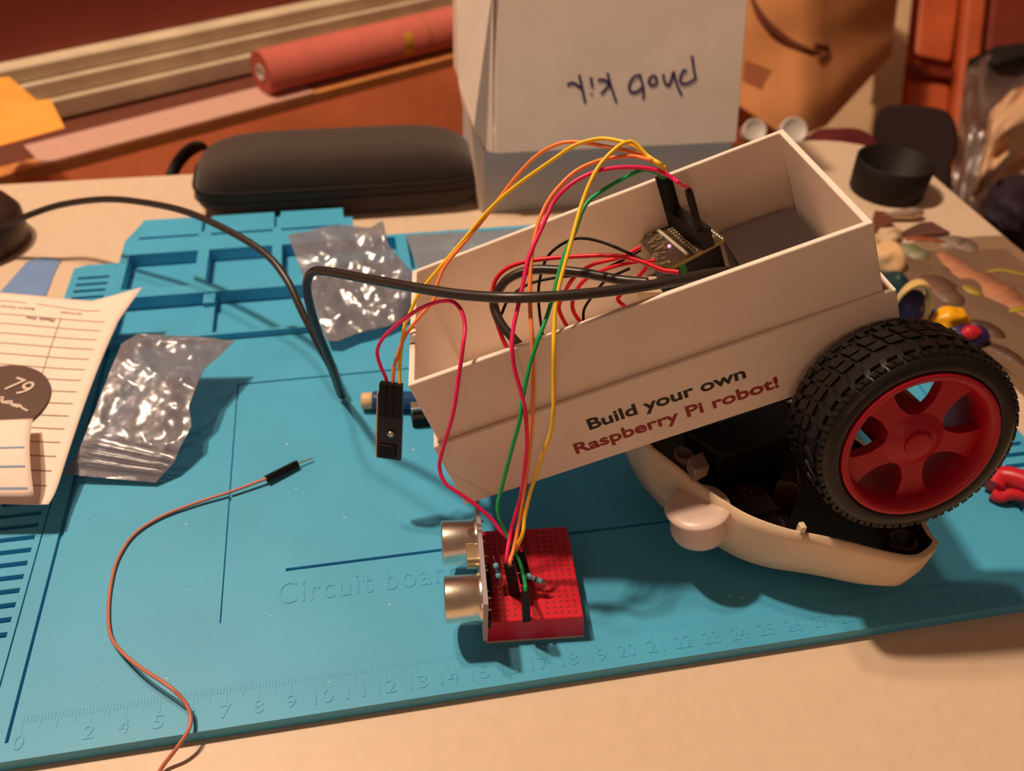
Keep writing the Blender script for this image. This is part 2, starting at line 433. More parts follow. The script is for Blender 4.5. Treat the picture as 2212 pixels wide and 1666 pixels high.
# wheel: red five-spoke rim with a rubber tyre
WC = Vector((28.544, .341, 7.541)); WN = Vector((-.0604, -.9759, .2097)).normalized()   # centre of the outer face, pointing outwards
WT = frame(WC, WN, (1, 0, .3))
mb = MB()
mb.lathe([(2.5, -2.45), (2.5, .0), (2.42, .03), (2.3, .0), (2.22, -.08), (2.14, -.42), (2.1, -.75)], 72, 0, WT)
mb.lathe([(2.1, -.75), (2.1, -1.0), (2.2, -2.45), (2.5, -2.45)], 72, 0, WT)
ang0 = math.radians(-61)
for k in range(5):           # spokes, flared at rim and hub
    a = ang0 + 2*math.pi*k/5 + math.pi/5
    Rz = Matrix.Rotation(a, 4, 'Z')
    poly = [(.55,-.62),(.95,-.38),(1.35,-.32),(1.75,-.40),(2.16,-.60),(2.2,0),(2.16,.60),(1.75,.40),(1.35,.32),(.95,.38),(.55,.62)]
    mb.prism(poly, -.80, -.42, 0, WT @ Rz)
mb.lathe([(0, -.10), (.38, -.10), (.43, -.15), (.43, -.25), (.56, -.28), (.66, -.30), (.72, -.36), (.95, -.42), (.95, -2.3), (0, -2.3)], 40, 0, WT)
wheel = mb.build('wheel', RIMR, robot, bevel=.03)
mb = MB()
mb.lathe([(2.5,-2.5), (2.52,-.06), (2.62,-.02), (2.85,-.03), (3.0,-.10), (3.10,-.30), (3.14,-.7), (3.16,-1.25), (3.14,-1.8), (3.10,-2.2), (3.0,-2.45), (2.7,-2.52), (2.5,-2.5)], 96, 0, WT)
def lug(a, da, h0, h1, r0, r1, skew=0, s2=0):
    vs = []
    for r in (r0, r1):
        for (aa, hh) in ((a, h0), (a+da, h0), (a+da+skew, h1), (a+skew, h1)):
            vs.append((r*math.cos(aa), r*math.sin(aa), hh))
    mb.add(vs, [(3,2,1,0),(4,5,6,7),(0,1,5,4),(1,2,6,5),(2,3,7,6),(3,0,4,7)], 0, False, WT)
NL = 38
for k in range(NL):
    a = 2*math.pi*k/NL; s_ = 2*math.pi/NL
    lug(a, s_*.40, -.16, -.38, 2.9, 3.16, s_*.15); lug(a+s_*.48, s_*.34, -.16, -.34, 2.9, 3.15, s_*.12)
    lug(a+s_*.1, s_*.62, -.42, -.78, 3.0, 3.25, -s_*.22); lug(a+s_*.1-s_*.22, s_*.30, -.78, -.98, 3.0, 3.25, -s_*.1)
    lug(a+s_*.05, s_*.80, -1.06, -1.38, 3.0, 3.25, s_*.1)
    lug(a+s_*.3, s_*.62, -1.46, -1.86, 3.0, 3.25, s_*.25); lug(a+s_*.4, s_*.34, -1.92, -2.2, 3.0, 3.24, s_*.1)
    lug(a, s_*.42, -2.2, -2.46, 2.9, 3.18, -s_*.12); lug(a+s_*.5, s_*.32, -2.2, -2.44, 2.9, 3.17, -s_*.1)
mb.build('tyre', TYRE, wheel)
mb = MB()
mb.cyl(WC - WN*2.2, WC - WN*3.1, .28, 16)
mb.box((8.8, 1.0, -6.4), (12.0, 3.2, -BH), 0, BM)
mb.build('gear_motor', BLKM, robot, bevel=.06)

# ---- in the tray: controller board, battery box, cables
board = thing('controller_board', B(9.9, 6.3, -4.0), 'black motor controller circuit board with gold solder in the tray', 'circuit board')
bw = -2.0
corners = [(9.05, 8.0), (8.55, 7.2), (8.7, 5.5), (9.15, 4.8), (11.25, 5.35), (11.0, 7.1), (9.65, 8.05)]
corners = [(9.15,4.8),(11.27,5.39),(10.98,7.13),(9.65,8.11),(9.05,8.1),(8.53,7.3),(8.74,5.53)]
MB().prism(corners, bw-.14, bw, 0, BM).build('circuit_board', [PCBK], board, bevel=.02)
MB().prism([(c[0]*1.0, c[1]) for c in corners], bw-.15, bw-.012, 0, BM @ Matrix.Translation((9.9,6.4,0)) @ Matrix.Diagonal((1.006,1.006,1,1)) @ Matrix.Translation((-9.9,-6.4,0))).build('board_edge', PCBE, board)
mb = MB()
e1 = Vector((10.62-9.3, 0)); 
def onb(px, py, w=bw): return LB(PB(px, py, w))
def solder_row(p0, p1, n, r, h=.06, elong=None):
    a, b = onb(*p0), onb(*p1)
    for i in range(n):
        c = a.lerp(b, i/(n-1)); 
        mb.lathe([(r, 0), (r*.8, h*.7), (0, h)], 8, 0, BM @ Matrix.Translation((c.x, c.y, bw)))
solder_row((1518, 484), (1560, 516), 9, .09); solder_row((1512, 492), (1540, 512), 6, .07)
solder_row((1446, 497), (1500, 545), 11, .055); solder_row((1453, 494), (1506, 541), 11, .055)
for k in range(34):
    px, py = random.choice([(random.uniform(1400,1440), random.uniform(500,535)), (random.uniform(1408,1465), random.uniform(530,572))])
    c = onb(px, py); s_ = random.uniform(.05, .12); mb.box((c.x-s_, c.y-s_*.6, bw), (c.x+s_, c.y+s_*.6, bw+.05), 0, BM)
mb.build('solder_joints', SOLD, board)['kind'] = 'stuff'
a, b = onb(1417, 495), onb(1486, 552)
MB().tube([B(a.x, a.y, bw+.03), B(b.x, b.y, bw+.03)], .07, 8).build('solder_bar', mat('silk_white', (190, 178, 160), .7), board)
c = onb(1446, 533)
led = bpy.data.materials.new('red_led_light'); led.use_nodes = True
lb_ = led.node_tree.nodes['Principled BSDF']; lb_.inputs['Base Color'].default_value = (.9, .2, .35, 1); lb_.inputs['Emission Color'].default_value = (1, .25, .45, 1); lb_.inputs['Emission Strength'].default_value = 2.2
MB().lathe([(.065, 0), (.05, .07), (0, .09)], 10, 0, BM @ Matrix.Translation((c.x, c.y, bw))).build('status_light', led, board)
# stacking header and the board below
h0, h1 = onb(1449, 484), onb(1526, 540)
hd = (h1-h0); hd.z = 0; HLn = hd.length; hx = hd.normalized(); 
HT = Matrix.Translation(BT) @ RB.to_4x4() @ frame((h0.x, h0.y, bw), (0,0,1), hx)
MB().box((-.05, -.12, 0), (HLn, .36, .80), 0, HT).build('pin_header', BLK, board, bevel=.02)
MB().prism([(9.4,5.0),(11.1,5.45),(10.9,7.0),(9.7,7.8)], bw-1.5, bw-.14, 0, BM).build('socket_strip', BLK, board)
MB().prism([(8.75,5.4),(9.5,4.95),(9.9,5.2),(9.2,6.4)], bw-1.2, bw-.14, 0, BM).build('terminal_block', GREENT, board, bevel=.03)
MB().prism([(8.2,4.3),(11.2,4.3),(11.2,7.4),(8.2,7.4)], -3.72, -3.55, 0, BM).build('lower_circuit_board', PCBK, board)
mb = MB()
for i in range(8):
    for j in range(2):
        c = (11.3+.2*i*.3, 4.75+.2*j, 0)
for (u, v) in ((11.0,4.9),(11.15,4.75),(11.3,4.9),(11.2,5.05)): mb.lathe([(.05,0),(.05,.12),(0,.14)], 8, 0, BM @ Matrix.Translation((u, v, bw-1.3)))
mb.build('pin', SOLD, board)
MB().prism([(8.6,4.6),(9.2,4.6),(9.2,5.2),(8.6,5.2)], -4.9, bw-.15, 0, BM).build('standoff', BLKM, board)
tag(MB().prism(rrect(11.5, 4.0, 14.3, 7.5, .35), -4.88, -2.9, 0, BM, True).build('battery_holder', mat('smoky_battery_case', (56, 42, 42), .35), bevel=.12), 'dark plastic battery case inside the robot box at the right end', 'battery case')
tag(MB().prism([(7.75,5.1),(8.6,4.5),(8.9,5.5),(8.0,6.1)], -3.3, -2.7, 0, BM).build('wire_connector', mat('clear_connector', (190, 170, 140), .3), bevel=.05), 'small pale connector block beside the controller board', 'connector')

# plugs on the header: top end of each jumper wire
HPOS = {}
def plug_between(p, q, parent, r=.125, m=BLK, name='plug'):
    T = frame(p, q-p, RB.col[0]); L = (q-p).length
    o = MB().box((-r,-r,0), (r,r,L), 0, T).build(name, m, parent, bevel=.02)
    return o
def header_plug(i, row, top):
    p = HT @ Vector((.12 + i*.27, .0 + row*.25, .75)); q = p + RB.col[2]*top
    return p, q
def wire(name, path, r, m, label, seg=8, group='jumper wires'):
    o = MB().tube(spline(path, seg), r, 10).build(name, m)
    return tag(o, label, 'wire', group)
UP = RB.col[2].normalized()
def jumper(pix, m, label, top=None, low=None, r=.066):
    pts = pixpath(pix)
    if top: pts = [top[1] - UP*.25, top[1] + UP*.12] + pts
    if low: pts = pts + [low[0] + (low[0]-low[1]).normalized()*.12, low[0] - (low[0]-low[1]).normalized()*.3]
    o = wire('jumper_wire', pts, r, m, label)
    if top: plug_between(top[0], top[1], o)
    if low: plug_between(low[1], low[0], o)
    return o
# ---- breadboard first: its plugs need it
bc = [Z(1037,1148,1.05), Z(1220,1138,1.05), Z(1266,1332,1.05), Z(1055,1345,1.05)]
bb = thing('breadboard', (17.2, 2.6, 0), 'small red breadboard carrying the sensor and resistors on blue mat', 'breadboard')
bz = 1.05
bx = ((bc[1]-bc[0]) + (bc[2]-bc[3])).normalized(); bx.z = 0; bo = (bc[0]+bc[3])/2
BBT = frame((bc[3].x, bc[3].y, 0), (0,0,1), bx)
bwid = ((bc[1]-bc[0]).length + (bc[2]-bc[3]).length)/2; blen = ((bc[0]-bc[3]).length + (bc[1]-bc[2]).length)/2
mb = MB()
t_ = .08
mb.hexa([BBT @ Vector(p) for p in ((-t_,-.12,.1),(bwid+t_,-.12,.1),(bwid+t_,blen+.05,.1),(-t_,blen+.05,.1))], [BBT @ Vector(p) for p in ((0,0,bz),(bwid,0,bz),(bwid,blen,bz),(0,blen,bz))])
mb.build('board_body', BBR, bb, bevel=.04)
MB().box((-.07,-.11,.0), (bwid+.07, blen+.04, .12), 0, BBT).build('foam_backing', FOAM, bb)
MB().box((bwid/2-.09, .12, bz-.02), (bwid/2+.09, blen-.12, bz+.004), 0, BBT).build('centre_channel', mat('channel_red', (170, 14, 26), .5), bb)
mb = MB()
for i in range(17):
    for j in range(10):
        x = (.22 + j*.235) if j < 5 else (bwid - .22 - (9-j)*.235); y = .22 + i*(blen-.44)/16
        mb.box((x-.05, y-.05, bz-.01), (x+.05, y+.05, bz+.005), 0, BBT)
mb.build('pin_holes', BBH, bb)['kind'] = 'stuff'
def bbp(px, py, z): return Z(px, py, z)
# ultrasonic sensor plugged in along the left edge
us = thing('distance_sensor', (15.6, 2.6, 1.0), 'silver two-eyed ultrasonic sensor standing on left edge of red breadboard', 'sensor')
ey = (BBT.to_3x3() @ Vector((0,1,0))).normalized(); ex = (BBT.to_3x3() @ Vector((1,0,0))).normalized(); ez = Vector((0,0,1))
cn, cf_ = BBT.inverted() @ Z(1000, 1294, 1.8), BBT.inverted() @ Z(986, 1172, 1.8)
PY0 = cn.y - .98; e0 = BBT @ Vector((-.06, PY0, .8))
ST = Matrix(((ey.x, ez.x, -ex.x, e0.x), (ey.y, ez.y, -ex.y, e0.y), (ey.z, ez.z, -ex.z, e0.z), (0,0,0,1)))  # x along board, y up, z towards the left
SLn, SHt = cf_.y - cn.y + 1.96, 2.0
MB().box((0, 0, 0), (SLn, SHt, .15), 0, ST).build('circuit_board', PCBP, us, bevel=.01)
for cx in (.98, SLn-.98):
    mb = MB()
    mb.lathe([(.82, .15), (.82, .26), (.77, .28), (.77, 1.32), (.74, 1.36), (.68, 1.36), (.66, 1.28), (.64, 1.0), (0, 1.0)], 40, 0, ST @ Matrix.Translation((cx, 1.0, 0)))
    mb.build('transducer_can', [SILV], us)
    MB().lathe([(0, 1.03), (.3, 1.05), (.62, 1.01)], 24, 0, ST @ Matrix.Translation((cx, 1.0, 0))).build('mesh_screen', BLKM, us)
mx = SLn/2
mb = MB(); mb.prism(rrect(mx-.2, 1.1, mx+.75, 1.6, .22), .15, .55, 0, ST, True); mb.build('crystal_can', mat('brass_can', (212, 192, 156), .28, metal=1), us, bevel=.03)
mb = MB(); mb.box((.25, .35, -.12), (1.75, .8, 0), 0, ST); mb.box((2.2, .5, -.06), (2.8, 1.1, 0), 0, ST); mb.build('chip', BLK, us)
mb = MB()
for cx, cy in ((.3,1.3),(.6,1.5),(1.7,1.5),(2.2,1.6),(2.9,1.5),(3.8,1.5),(1.3,.9),(2.1,1.2)): mb.lathe([(.05,0),(.03,.12),(0,.14)], 8, 0, ST @ Matrix.Translation((cx, cy, 0)) @ Matrix.Rotation(math.pi, 4, 'X'))
mb.build('solder_joint', SOLD, us)
MB().box((mx-.55, .27, -.26), (mx+.55, .52, 0), 0, ST).build('pin_header', BLK, us, bevel=.02)
for i in range(4): MB().box((mx-.41+i*.254, .1, -.17), (mx-.35+i*.254, .3, -.11), 0, ST).build('pin', GOLD, us)

LOWS = [  # (top px, bottom px) of each black plug standing in the board
    ((1103,1218), (1116,1285)), ((1115,1195), (1131,1255)), ((1124,1190), (1140,1250)), ((1095,1212), (1108,1280)), ((1135,1272), (1137,1338))]
def low_plug(i):
    (ax, ay), (qx, qy) = LOWS[i]
    q = Z(qx, qy, bz-.0); 
    # the plug stands up from the hole
    n = (CP - q); n.z = 0; p = PL(ax, ay, q, n.normalized())
    return p, q
hp = [header_plug(i, r, 1.32 if i < 3 else 1.62) for r, i in ((0,0),(0,1),(0,2),(1,0),(1,1),(0,(HLn-.3)/.27))]
# (top hole -> where it goes)
ir_base = D(848, 985, 31.5)
IRU = (D(852, 850, 30.6) - D(848, 985, 31.6)).normalized()
ir_x = (D(868, 905, 31.0) - D(822, 918, 31.2)).normalized()
def ir_top(k): return D((838, 848, 864)[k], (853, 845, 838)[k], (30.7, 30.6, 30.5)[k])
jumper([(1438,366,26.6),(1412,349),(1375,318,27.0),(1330,303),(1290,300,27.6),(1240,315),(1190,348),(1110,405),(1055,455,29.2),(1000,520),(940,590,29.6),(904,637,29.7),(882,685),(874,703),(866,760),(863,800),(864,830,30.3)], W_YEL,
       'yellow jumper wire arching from the controller board to the infrared module', hp[0], None)
jumper([(1430,356,26.8),(1380,333,27.2),(1310,317),(1250,307,28.0),(1210,310),(1165,332),(1120,376),(1063,450,29.3),(1015,510),(965,570),(946,610,29.5),(939,645),(903,689,29.6),(873,730),(853,786),(849,815),(849,840,30.4)], W_ORG,
       'orange jumper wire arching from the controller board to the infrared module', hp[3], None)
jumper([(1420,352,26.6),(1376,339,26.6),(1337,339),(1291,348,26.6),(1245,369),(1208,403),(1181,440,26.6),(1162,486),(1150,541),(1145,602,26.3),(1145,663),(1149,724,26.1),(1151,790),(1151,860,26.6),(1147,930),(1139,1010,27.8),(1131,1070),(1120,1136,28.7),(1110,1185)], W_ORG,
       'orange jumper wire hanging in front of the slogan box to the breadboard', hp[4], low_plug(0))
jumper([(1470,398,26.4),(1453,385,26.3),(1422,369,26.3),(1383,362),(1337,362,26.4),(1294,369),(1254,385),(1220,409),(1196,437,26.6),(1184,461),(1165,504),(1147,544),(1138,571),(1129,617,26.2),(1119,663),(1109,709),(1106,752,25.9),(1112,800),(1126,850),(1136,900,26.6),(1138,960),(1132,1020),(1127,1060,28.2),(1114,1110),(1103,1150,28.8)], W_CRI,
       'crimson jumper wire curving from the controller board down to the breadboard', hp[5], low_plug(3))
jumper([(1432,362,26.5),(1398,336),(1373,311,26.5),(1355,307),(1331,320,26.4),(1300,351),(1279,385),(1260,431,26.3),(1245,480),(1233,525),(1220,571,26.0),(1208,617),(1200,663),(1197,709),(1196,760,25.7),(1196,830),(1195,890,26.4),(1188,940),(1166,1000,27.6),(1153,1040),(1145,1065),(1134,1114,28.5),(1129,1153)], W_YEL,
       'yellow jumper wire hanging in front of the slogan box to the breadboard', hp[1], low_plug(1))
jumper([(1395,367,26.8),(1343,388,26.8),(1306,409),(1275,431,26.7),(1257,458),(1242,501),(1223,541),(1208,587,26.4),(1196,633),(1181,685),(1160,740,26.0),(1142,800),(1129,860),(1122,910,26.6),(1110,955),(1095,1010),(1082,1060,28.2),(1075,1092),(1079,1120),(1094,1153,28.8),(1110,1190),(1125,1222),(1132,1250)], W_GRN,
       'green jumper wire running from the controller board to the breadboard', hp[2], low_plug(4))
jumper([(837,845,30.6),(834,819),(820,786),(815,758,30.0),(828,730),(870,692),(920,661,28.0),(969,650),(994,667,27.0),(1004,703),(1000,750,26.6),(991,813),(978,896,27.2),(958,965),(949,1007,28.4),(961,1043),(989,1064,28.6),(1021,1086),(1062,1122,28.9),(1086,1153)], W_CRI,
       'crimson jumper wire looping from the infrared module to the breadboard', None, low_plug(2))
# infrared module hanging beside the box
ir = thing('infrared_sensor', ir_base, 'slim black infrared line sensor module hanging beside the box front', 'sensor')
IT = frame(D(845, 990, 31.6), IRU, ir_x)
MB().box((-.52, -.1, 0), (.38, .06, 2.6), 0, IT).build('circuit_board', PCBB, ir, bevel=.01)
MB().box((-.56, -.09, .05), (-.52, .08, 2.55), 0, IT).build('board_edge', CREAM, ir)
for k, x in enumerate((-.3, -.03, .24)):
    MB().box((x-.13, -.30, 1.75), (x+.13, -.04, 3.05), 0, IT).build('plug', BLK, ir, bevel=.02)
MB().lathe([(.13,0),(.13,.1),(.06,.14),(0,.14)], 16, 0, frame(IT @ Vector((.0,-.1,1.05)), IT.to_3x3() @ Vector((0,-1,0)))).build('trimmer', SOLD, ir)
mb = MB(); mb.box((-.45,-.2,.1), (.2,-.1,.6), 0, IT); mb.build('emitter', BLK, ir, bevel=.04)

# resistors
def resistor(a, b, lead_a, lead_b, label, bands):
    a, b = Vector(a), Vector(b); L = (b-a).length; T = frame(a, b-a)
    o = MB().lathe([(0,0),(.07,.0),(.105,.05),(.105,.13),(.085,.18),(.085,L-.18),(.105,L-.13),(.105,L-.05),(.07,L),(0,L)], 16, 0, T).build('resistor', RESB)
    tag(o, label, 'resistor')
    for t, m in bands:
        h = t*L; MB().lathe([(.092 if .2 < t < .8 else .108, h-.03), (.092 if .2 < t < .8 else .108, h+.03)], 16, 0, T).build('band', m, o)
    MB().tube(spline([a+(b-a)*.05] + [Vector(p) for p in lead_a], 6), .022, 6).build('lead', SOLD, o)
    MB().tube(spline([b-(b-a)*.05] + [Vector(p) for p in lead_b], 6), .022, 6).build('lead', SOLD, o)
resistor(Z(1070,1217,2.0), Z(1078,1250,1.75), [Z(1067,1205,2.2), Z(1066,1203,2.2)], [Z(1083,1262,1.5), Z(1086,1290,bz)], 'blue resistor standing on the breadboard beside the sensor', [(.3,RESD),(.45,RESD),(.6,RESD)])
resistor(Z(1137,1243,1.9), Z(1171,1258,1.65), [Z(1120,1238,1.9), Z(1095,1252,1.8), Z(1090,1262,bz)], [Z(1179,1262,1.6), Z(1178,1275,1.4), Z(1165,1290,bz)], 'grey-green resistor lying across the middle of the breadboard', [(.25,RESR),(.55,RESD),(.75,RESD)])

# wires inside the tray
def inner(pix, r, m, label, name='battery_wire'):
    o = MB().tube(spline(pixpath(pix), 8), r, 10).build(name, m); tag(o, label, 'wire', 'wires inside the robot box'); return o
inner([(1466,588,27.2),(1430,583),(1385,565,27.6),(1330,553),(1245,554,28.2),(1155,562),(1105,575,28.8),(1075,598),(1064,630,29.2),(1066,670),(1085,730,29.3),(1100,760)], .075, W_RED, 'red battery wire making the widest loop inside the robot box')
inner([(1385,533,28.4),(1340,556,28.6),(1280,572),(1240,600,29.2),(1216,640),(1208,670,29.6),(1228,712)], .07, W_RED, 'red battery wire entering the controller board from its left corner')
inner([(1415,563,27.8),(1360,568),(1300,585,28.6),(1260,608),(1240,640),(1238,670,29.4),(1256,700)], .07, W_RED, 'short red battery wire below the corner of the controller board')
inner([(1395,580,27.6),(1360,620,28.2),(1335,645,28.6),(1350,663)], .07, W_RED, 'red battery wire end tucked beneath the pale connector')
inner([(1400,570,27.5),(1360,548,27.8),(1300,523,28.2),(1250,515,28.4),(1210,530),(1180,560,28.8),(1165,610),(1164,660,29.4),(1172,725)], .05, BLK, 'thin black wire with the tallest loop inside the robot box')
inner([(1385,540,28.6),(1330,570),(1280,590,29.0),(1200,600),(1140,615,29.4),(1100,645),(1083,680)], .05, BLK, 'thin black wire running flat behind the red wires in the box')
inner([(1360,580,28.6),(1310,605,29.0),(1280,640),(1262,668,29.6),(1260,695)], .05, BLK, 'short thin black wire beside the short red wire')
inner([(1398,610,27.2),(1340,605,27.6),(1260,590,28.0),(1190,583,28.4),(1140,585),(1095,605,28.8),(1071,640),(1068,665,29.2),(1083,700),(1112,735,28.9),(1130,755)], .16, CABLE, 'thick black cable curled inside the robot box', 'charging_cable')
# USB power cable
upts = [(-120,520,46.2),(-20,500,45.9),(60,466,45.3),(130,443,45),(220,431,43.5),(300,436,42.5),(400,457,41),(500,502,39.5),(575,550,38.5),(620,605,37.8),(650,668,37.4),(685,738,37.2),(715,795,37.4),(733,845,37.9),(739,856,38.0),(734,840,37.5),(716,788,35.8),(686,715,33.8),(667,650,32.2),(663,612,31.4),(675,588,30.9),(703,586,30.4),(770,598,29.4),(900,622,27.6),(1000,637,26.7),(1100,643,26.0),(1200,640,25.9),(1300,631,26.0),(1400,617,26.2),(1470,604,26.4),(1530,592,26.7),(1590,585,27.2)]
tag(MB().tube(spline(pixpath(upts), 8), .165, 14).build('power_cable', CABLE), 'thick black power cable looping across the mat into the robot box', 'cable')

# ================================================================== loose brown jumper on the mat
bp = [Z(330,1690,.1-.5), Z(352,1655,-.3), Z(385,1612,.1), Z(408,1575,.3), Z(411,1545,.35), Z(398,1515,.5), Z(365,1483,.7), Z(300,1440,.6), Z(258,1403,.3), Z(238,1370,.12), Z(234,1320,.07), Z(240,1260,.07), Z(256,1205,.07), Z(290,1155,.08), Z(345,1118,.1), Z(420,1088,.14), Z(500,1062,.2), Z(560,1040,.24), Z(580,1033,.24)]
bw_ = tag(MB().tube(spline(bp, 8), .064, 10).build('jumper_wire', W_BRN), 'loose pinkish-brown jumper wire snaking over the front left of the mat', 'wire', 'jumper wires')
plug_between(Z(575,1035,.24), Z(643,1001,.2), bw_, .13)
MB().cyl(Z(640,1002.5,.2), Z(676,990,.16), .032, 8).build('pin', GOLD, bw_)

# ================================================================== open mouse shell
ms = thing('mouse_shell', (27, 4.5, 0), 'open ivory computer mouse shell with dark insides under the robot wheel', 'mouse')
near = [(1400,965),(1450,1003),(1500,1042),(1560,1084),(1620,1118),(1700,1146),(1780,1162),(1850,1178),(1930,1198),(1985,1205),(2015,1190),(2027,1172),(2010,1150)]
rim = [Z(x, y, 4.0 - 1.0*(x-1400)/627) for x, y in near] + [Vector(p) for p in ((31.0,2.6,3.0),(30.6,4.6,3.1),(29.0,6.9,3.3),(26.5,8.6,3.5),(24.0,9.2,3.8),(22.0,8.4,4.0),(21.4,6.8,4.1))]
pl = spline(rim + [rim[0]], 6)[:-1]
cen = sum(pl, Vector())/len(pl); n = len(pl)
def ring(k, dz, flat=None):
    out = []
    for p in pl:
        q = Vector((cen.x+(p.x-cen.x)*k, cen.y+(p.y-cen.y)*k, p.z-dz))
        if flat is not None: q.z = flat + (p.z-3.4)*.25
        out.append(q)
    return out
rings = [ring(0, 0, .12), ring(.40, 0, .16), ring(.62, 0, .45), ring(.84, 0, 1.0), ring(.95, 1.75), ring(.985, 1.2), ring(1.0, .5), ring(1.0, 0), ring(.962, 0), ring(.955, .7), ring(.93, 1.3), ring(.80, 1.9), ring(.60, 0, .8), ring(.35, 0, .45), ring(0, 0, .4)]
def skin(mb, rings, mi=0):
    m = len(rings[0]); vs = [p for r in rings for p in r]
    return mb.add(vs, [(i*m+k, i*m+(k+1)%m, (i+1)*m+(k+1)%m, (i+1)*m+k) for i in range(len(rings)-1) for k in range(m)], mi, True)
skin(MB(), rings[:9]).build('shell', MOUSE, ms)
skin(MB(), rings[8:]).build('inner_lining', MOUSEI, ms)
# pale knob tucked under its left side
KT = frame(Z(1510, 1150, 2.0), (Vector((-.18,.12,1))), (1,0,0))
MB().lathe([(0,0),(.82,0),(.95,.06),(1.0,.25),(.96,.55),(.88,.85),(.92,.98),(1.1,1.12),(1.14,1.2),(1.08,1.3),(.8,1.34),(0,1.34)], 40, 0, KT).build('side_knob', MKNOB, ms)
# insides
def inpost(px, py, z, r, h, m):
    c = Z(px, py, z)
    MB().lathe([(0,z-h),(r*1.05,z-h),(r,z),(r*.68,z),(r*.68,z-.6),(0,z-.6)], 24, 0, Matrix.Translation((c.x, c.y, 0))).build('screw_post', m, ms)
BRP = mat('brown_post', (120, 92, 84), .45)
inpost(1955, 1165, 2.7, .5, 1.2, MOUSEI); inpost(1478, 980, 3.9, .36, .7, BRP); inpost(1672, 1128, 2.6, .42, 1.4, MOUSEI); inpost(1990, 1178, 2.4, .38, .8, MOUSEI)
q = [Z(x, y, 2.7) for x, y in ((1560,1050),(1640,1040),(1690,1100),(1610,1120))]
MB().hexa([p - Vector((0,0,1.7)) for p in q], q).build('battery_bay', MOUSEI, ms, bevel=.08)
c = Z(1606, 1062, 2.75); MB().lathe([(.28,-.1),(.28,.08),(.2,.14),(.16,.0),(0,-.02)], 20, 0, Matrix.Translation(c)).build('bay_screw', MOUSEI, ms)
q = [Z(x, y, 4.35) for x, y in ((1480,930),(1700,862),(1720,935),(1560,985))]
MB().hexa([p - Vector((0,0,3.6)) for p in q], q).build('inner_frame', mat('black_inner_plastic', (20, 15, 14), .5), ms, bevel=.1)
q = [Z(x, y, 4.7) for x, y in ((1487,990),(1517,976),(1533,1006),(1502,1022))]
MB().hexa([p - Vector((0,0,.5)) for p in q], q).build('latch', mat('brown_clip', (128, 100, 92), .5), ms, bevel=.03)
for a, b in (((1680,1040),(1730,1050)), ((1722,1010),(1728,1060))):
    p, q = Z(*a, 3.0), Z(*b, 3.0); t = Vector((.06,.06,0))
    MB().hexa([p-t-Vector((0,0,1.6)), q-t-Vector((0,0,1.6)), q+t-Vector((0,0,1.6)), p+t-Vector((0,0,1.6))], [p-t, q-t, q+t, p+t]).build('rib', mat('brown_rib', (92, 62, 48), .4), ms)
p = Z(1735, 1146, 3.6); MB().box((p.x-.1,p.y-.02,2.7),(p.x+.1,p.y+.25,3.75)).build('catch', MOUSE, ms, bevel=.03)

# ================================================================== pen / tool by the box
pn = thing('marker_tool', Z(840, 885, 0), 'navy barrel with cream cap lying behind the infrared module', 'pen')
pa, pb = Z(781, 866, .42), Z(905, 866, .42)
dr = (pb-pa).normalized()
MB().lathe([(0,0),(.3,0),(.36,.05),(.36,.45),(.33,.5),(0,.5)], 24, 0, frame(pa, dr)).build('cap', CREAM, pn)
MB().lathe([(0,.48),(.38,.48),(.42,.55),(.42,3.1),(.34,3.2),(0,3.2)], 24, 0, frame(pa, dr)).build('barrel', PENB, pn)
usb = thing('plug_end', Z(905, 905, 0), 'small black and silver plug on mat under box corner', 'plug')
q = Z(888, 890, .5)
MB().box((q.x, q.y-.5, 0), (q.x+1.6, q.y+.25, .55)).build('plug_body', BLK, usb, bevel=.05)
MB().box((q.x, q.y-.2, .55), (q.x+.9, q.y+.25, .85)).build('metal_shell', SILV, usb, bevel=.03)

# ================================================================== crumpled bags
def fbm(p, k): return noise.noise(Vector(p)*k) + .5*noise.noise(Vector(p)*k*2.3) + .3*noise.noise(Vector(p)*k*5.1)
def bag_mesh(outline_top, outline_bot, zf, nu, nv, amp, k, seed, layers=2, calm_=0.0, ridges=()):
    """two films between two edge polylines (pixels), lifted by zf(u,v) and crumpled"""
    def edge(pl, t):
        L = [0]
        for i in range(1, len(pl)): L.append(L[-1] + math.hypot(pl[i][0]-pl[i-1][0], pl[i][1]-pl[i-1][1]))
        s_ = t*L[-1]
        for i in range(1, len(pl)):
            if s_ <= L[i] + 1e-9:
                w = (s_-L[i-1])/(L[i]-L[i-1]); return (pl[i-1][0]+(pl[i][0]-pl[i-1][0])*w, pl[i-1][1]+(pl[i][1]-pl[i-1][1])*w)
        return pl[-1]
    mb = MB()
    for layer in range(layers):
        def fn(u, v):
            a, b = edge(outline_top, u), edge(outline_bot, u)
            px, py = a[0]+(b[0]-a[0])*v, a[1]+(b[1]-a[1])*v
            e = min(1, 6*min(u, 1-u, v, 1-v))
            z = zf(u, v); base = Z(px, py, z)
            q = fbm((base.x+seed*7, base.y, layer*3.1), k)
            r_ = abs(noise.noise(Vector((base.x*k*1.1+seed, base.y*k*1.1, layer*5))))
            calm = 1 - calm_*math.exp(-((u-.42)**2+(v-.5)**2)/.05)
            lift = (amp*(q*.7 + (.5-r_)*1.0))*(.35+.65*e)*calm
            rd = sum(.16*math.exp(-((u-c)/.013)**2) for c in ridges)*min(1, 8*min(v, 1-v))
            if ridges and u < .22: lift *= .35
            lift += rd
            zz = z + lift if layer == 0 else z - .12*e*amp*4 + .4*lift
            return Vector((base.x, base.y, max(zz, .03)))
        mb.grid(fn, nu, nv)
    return mb
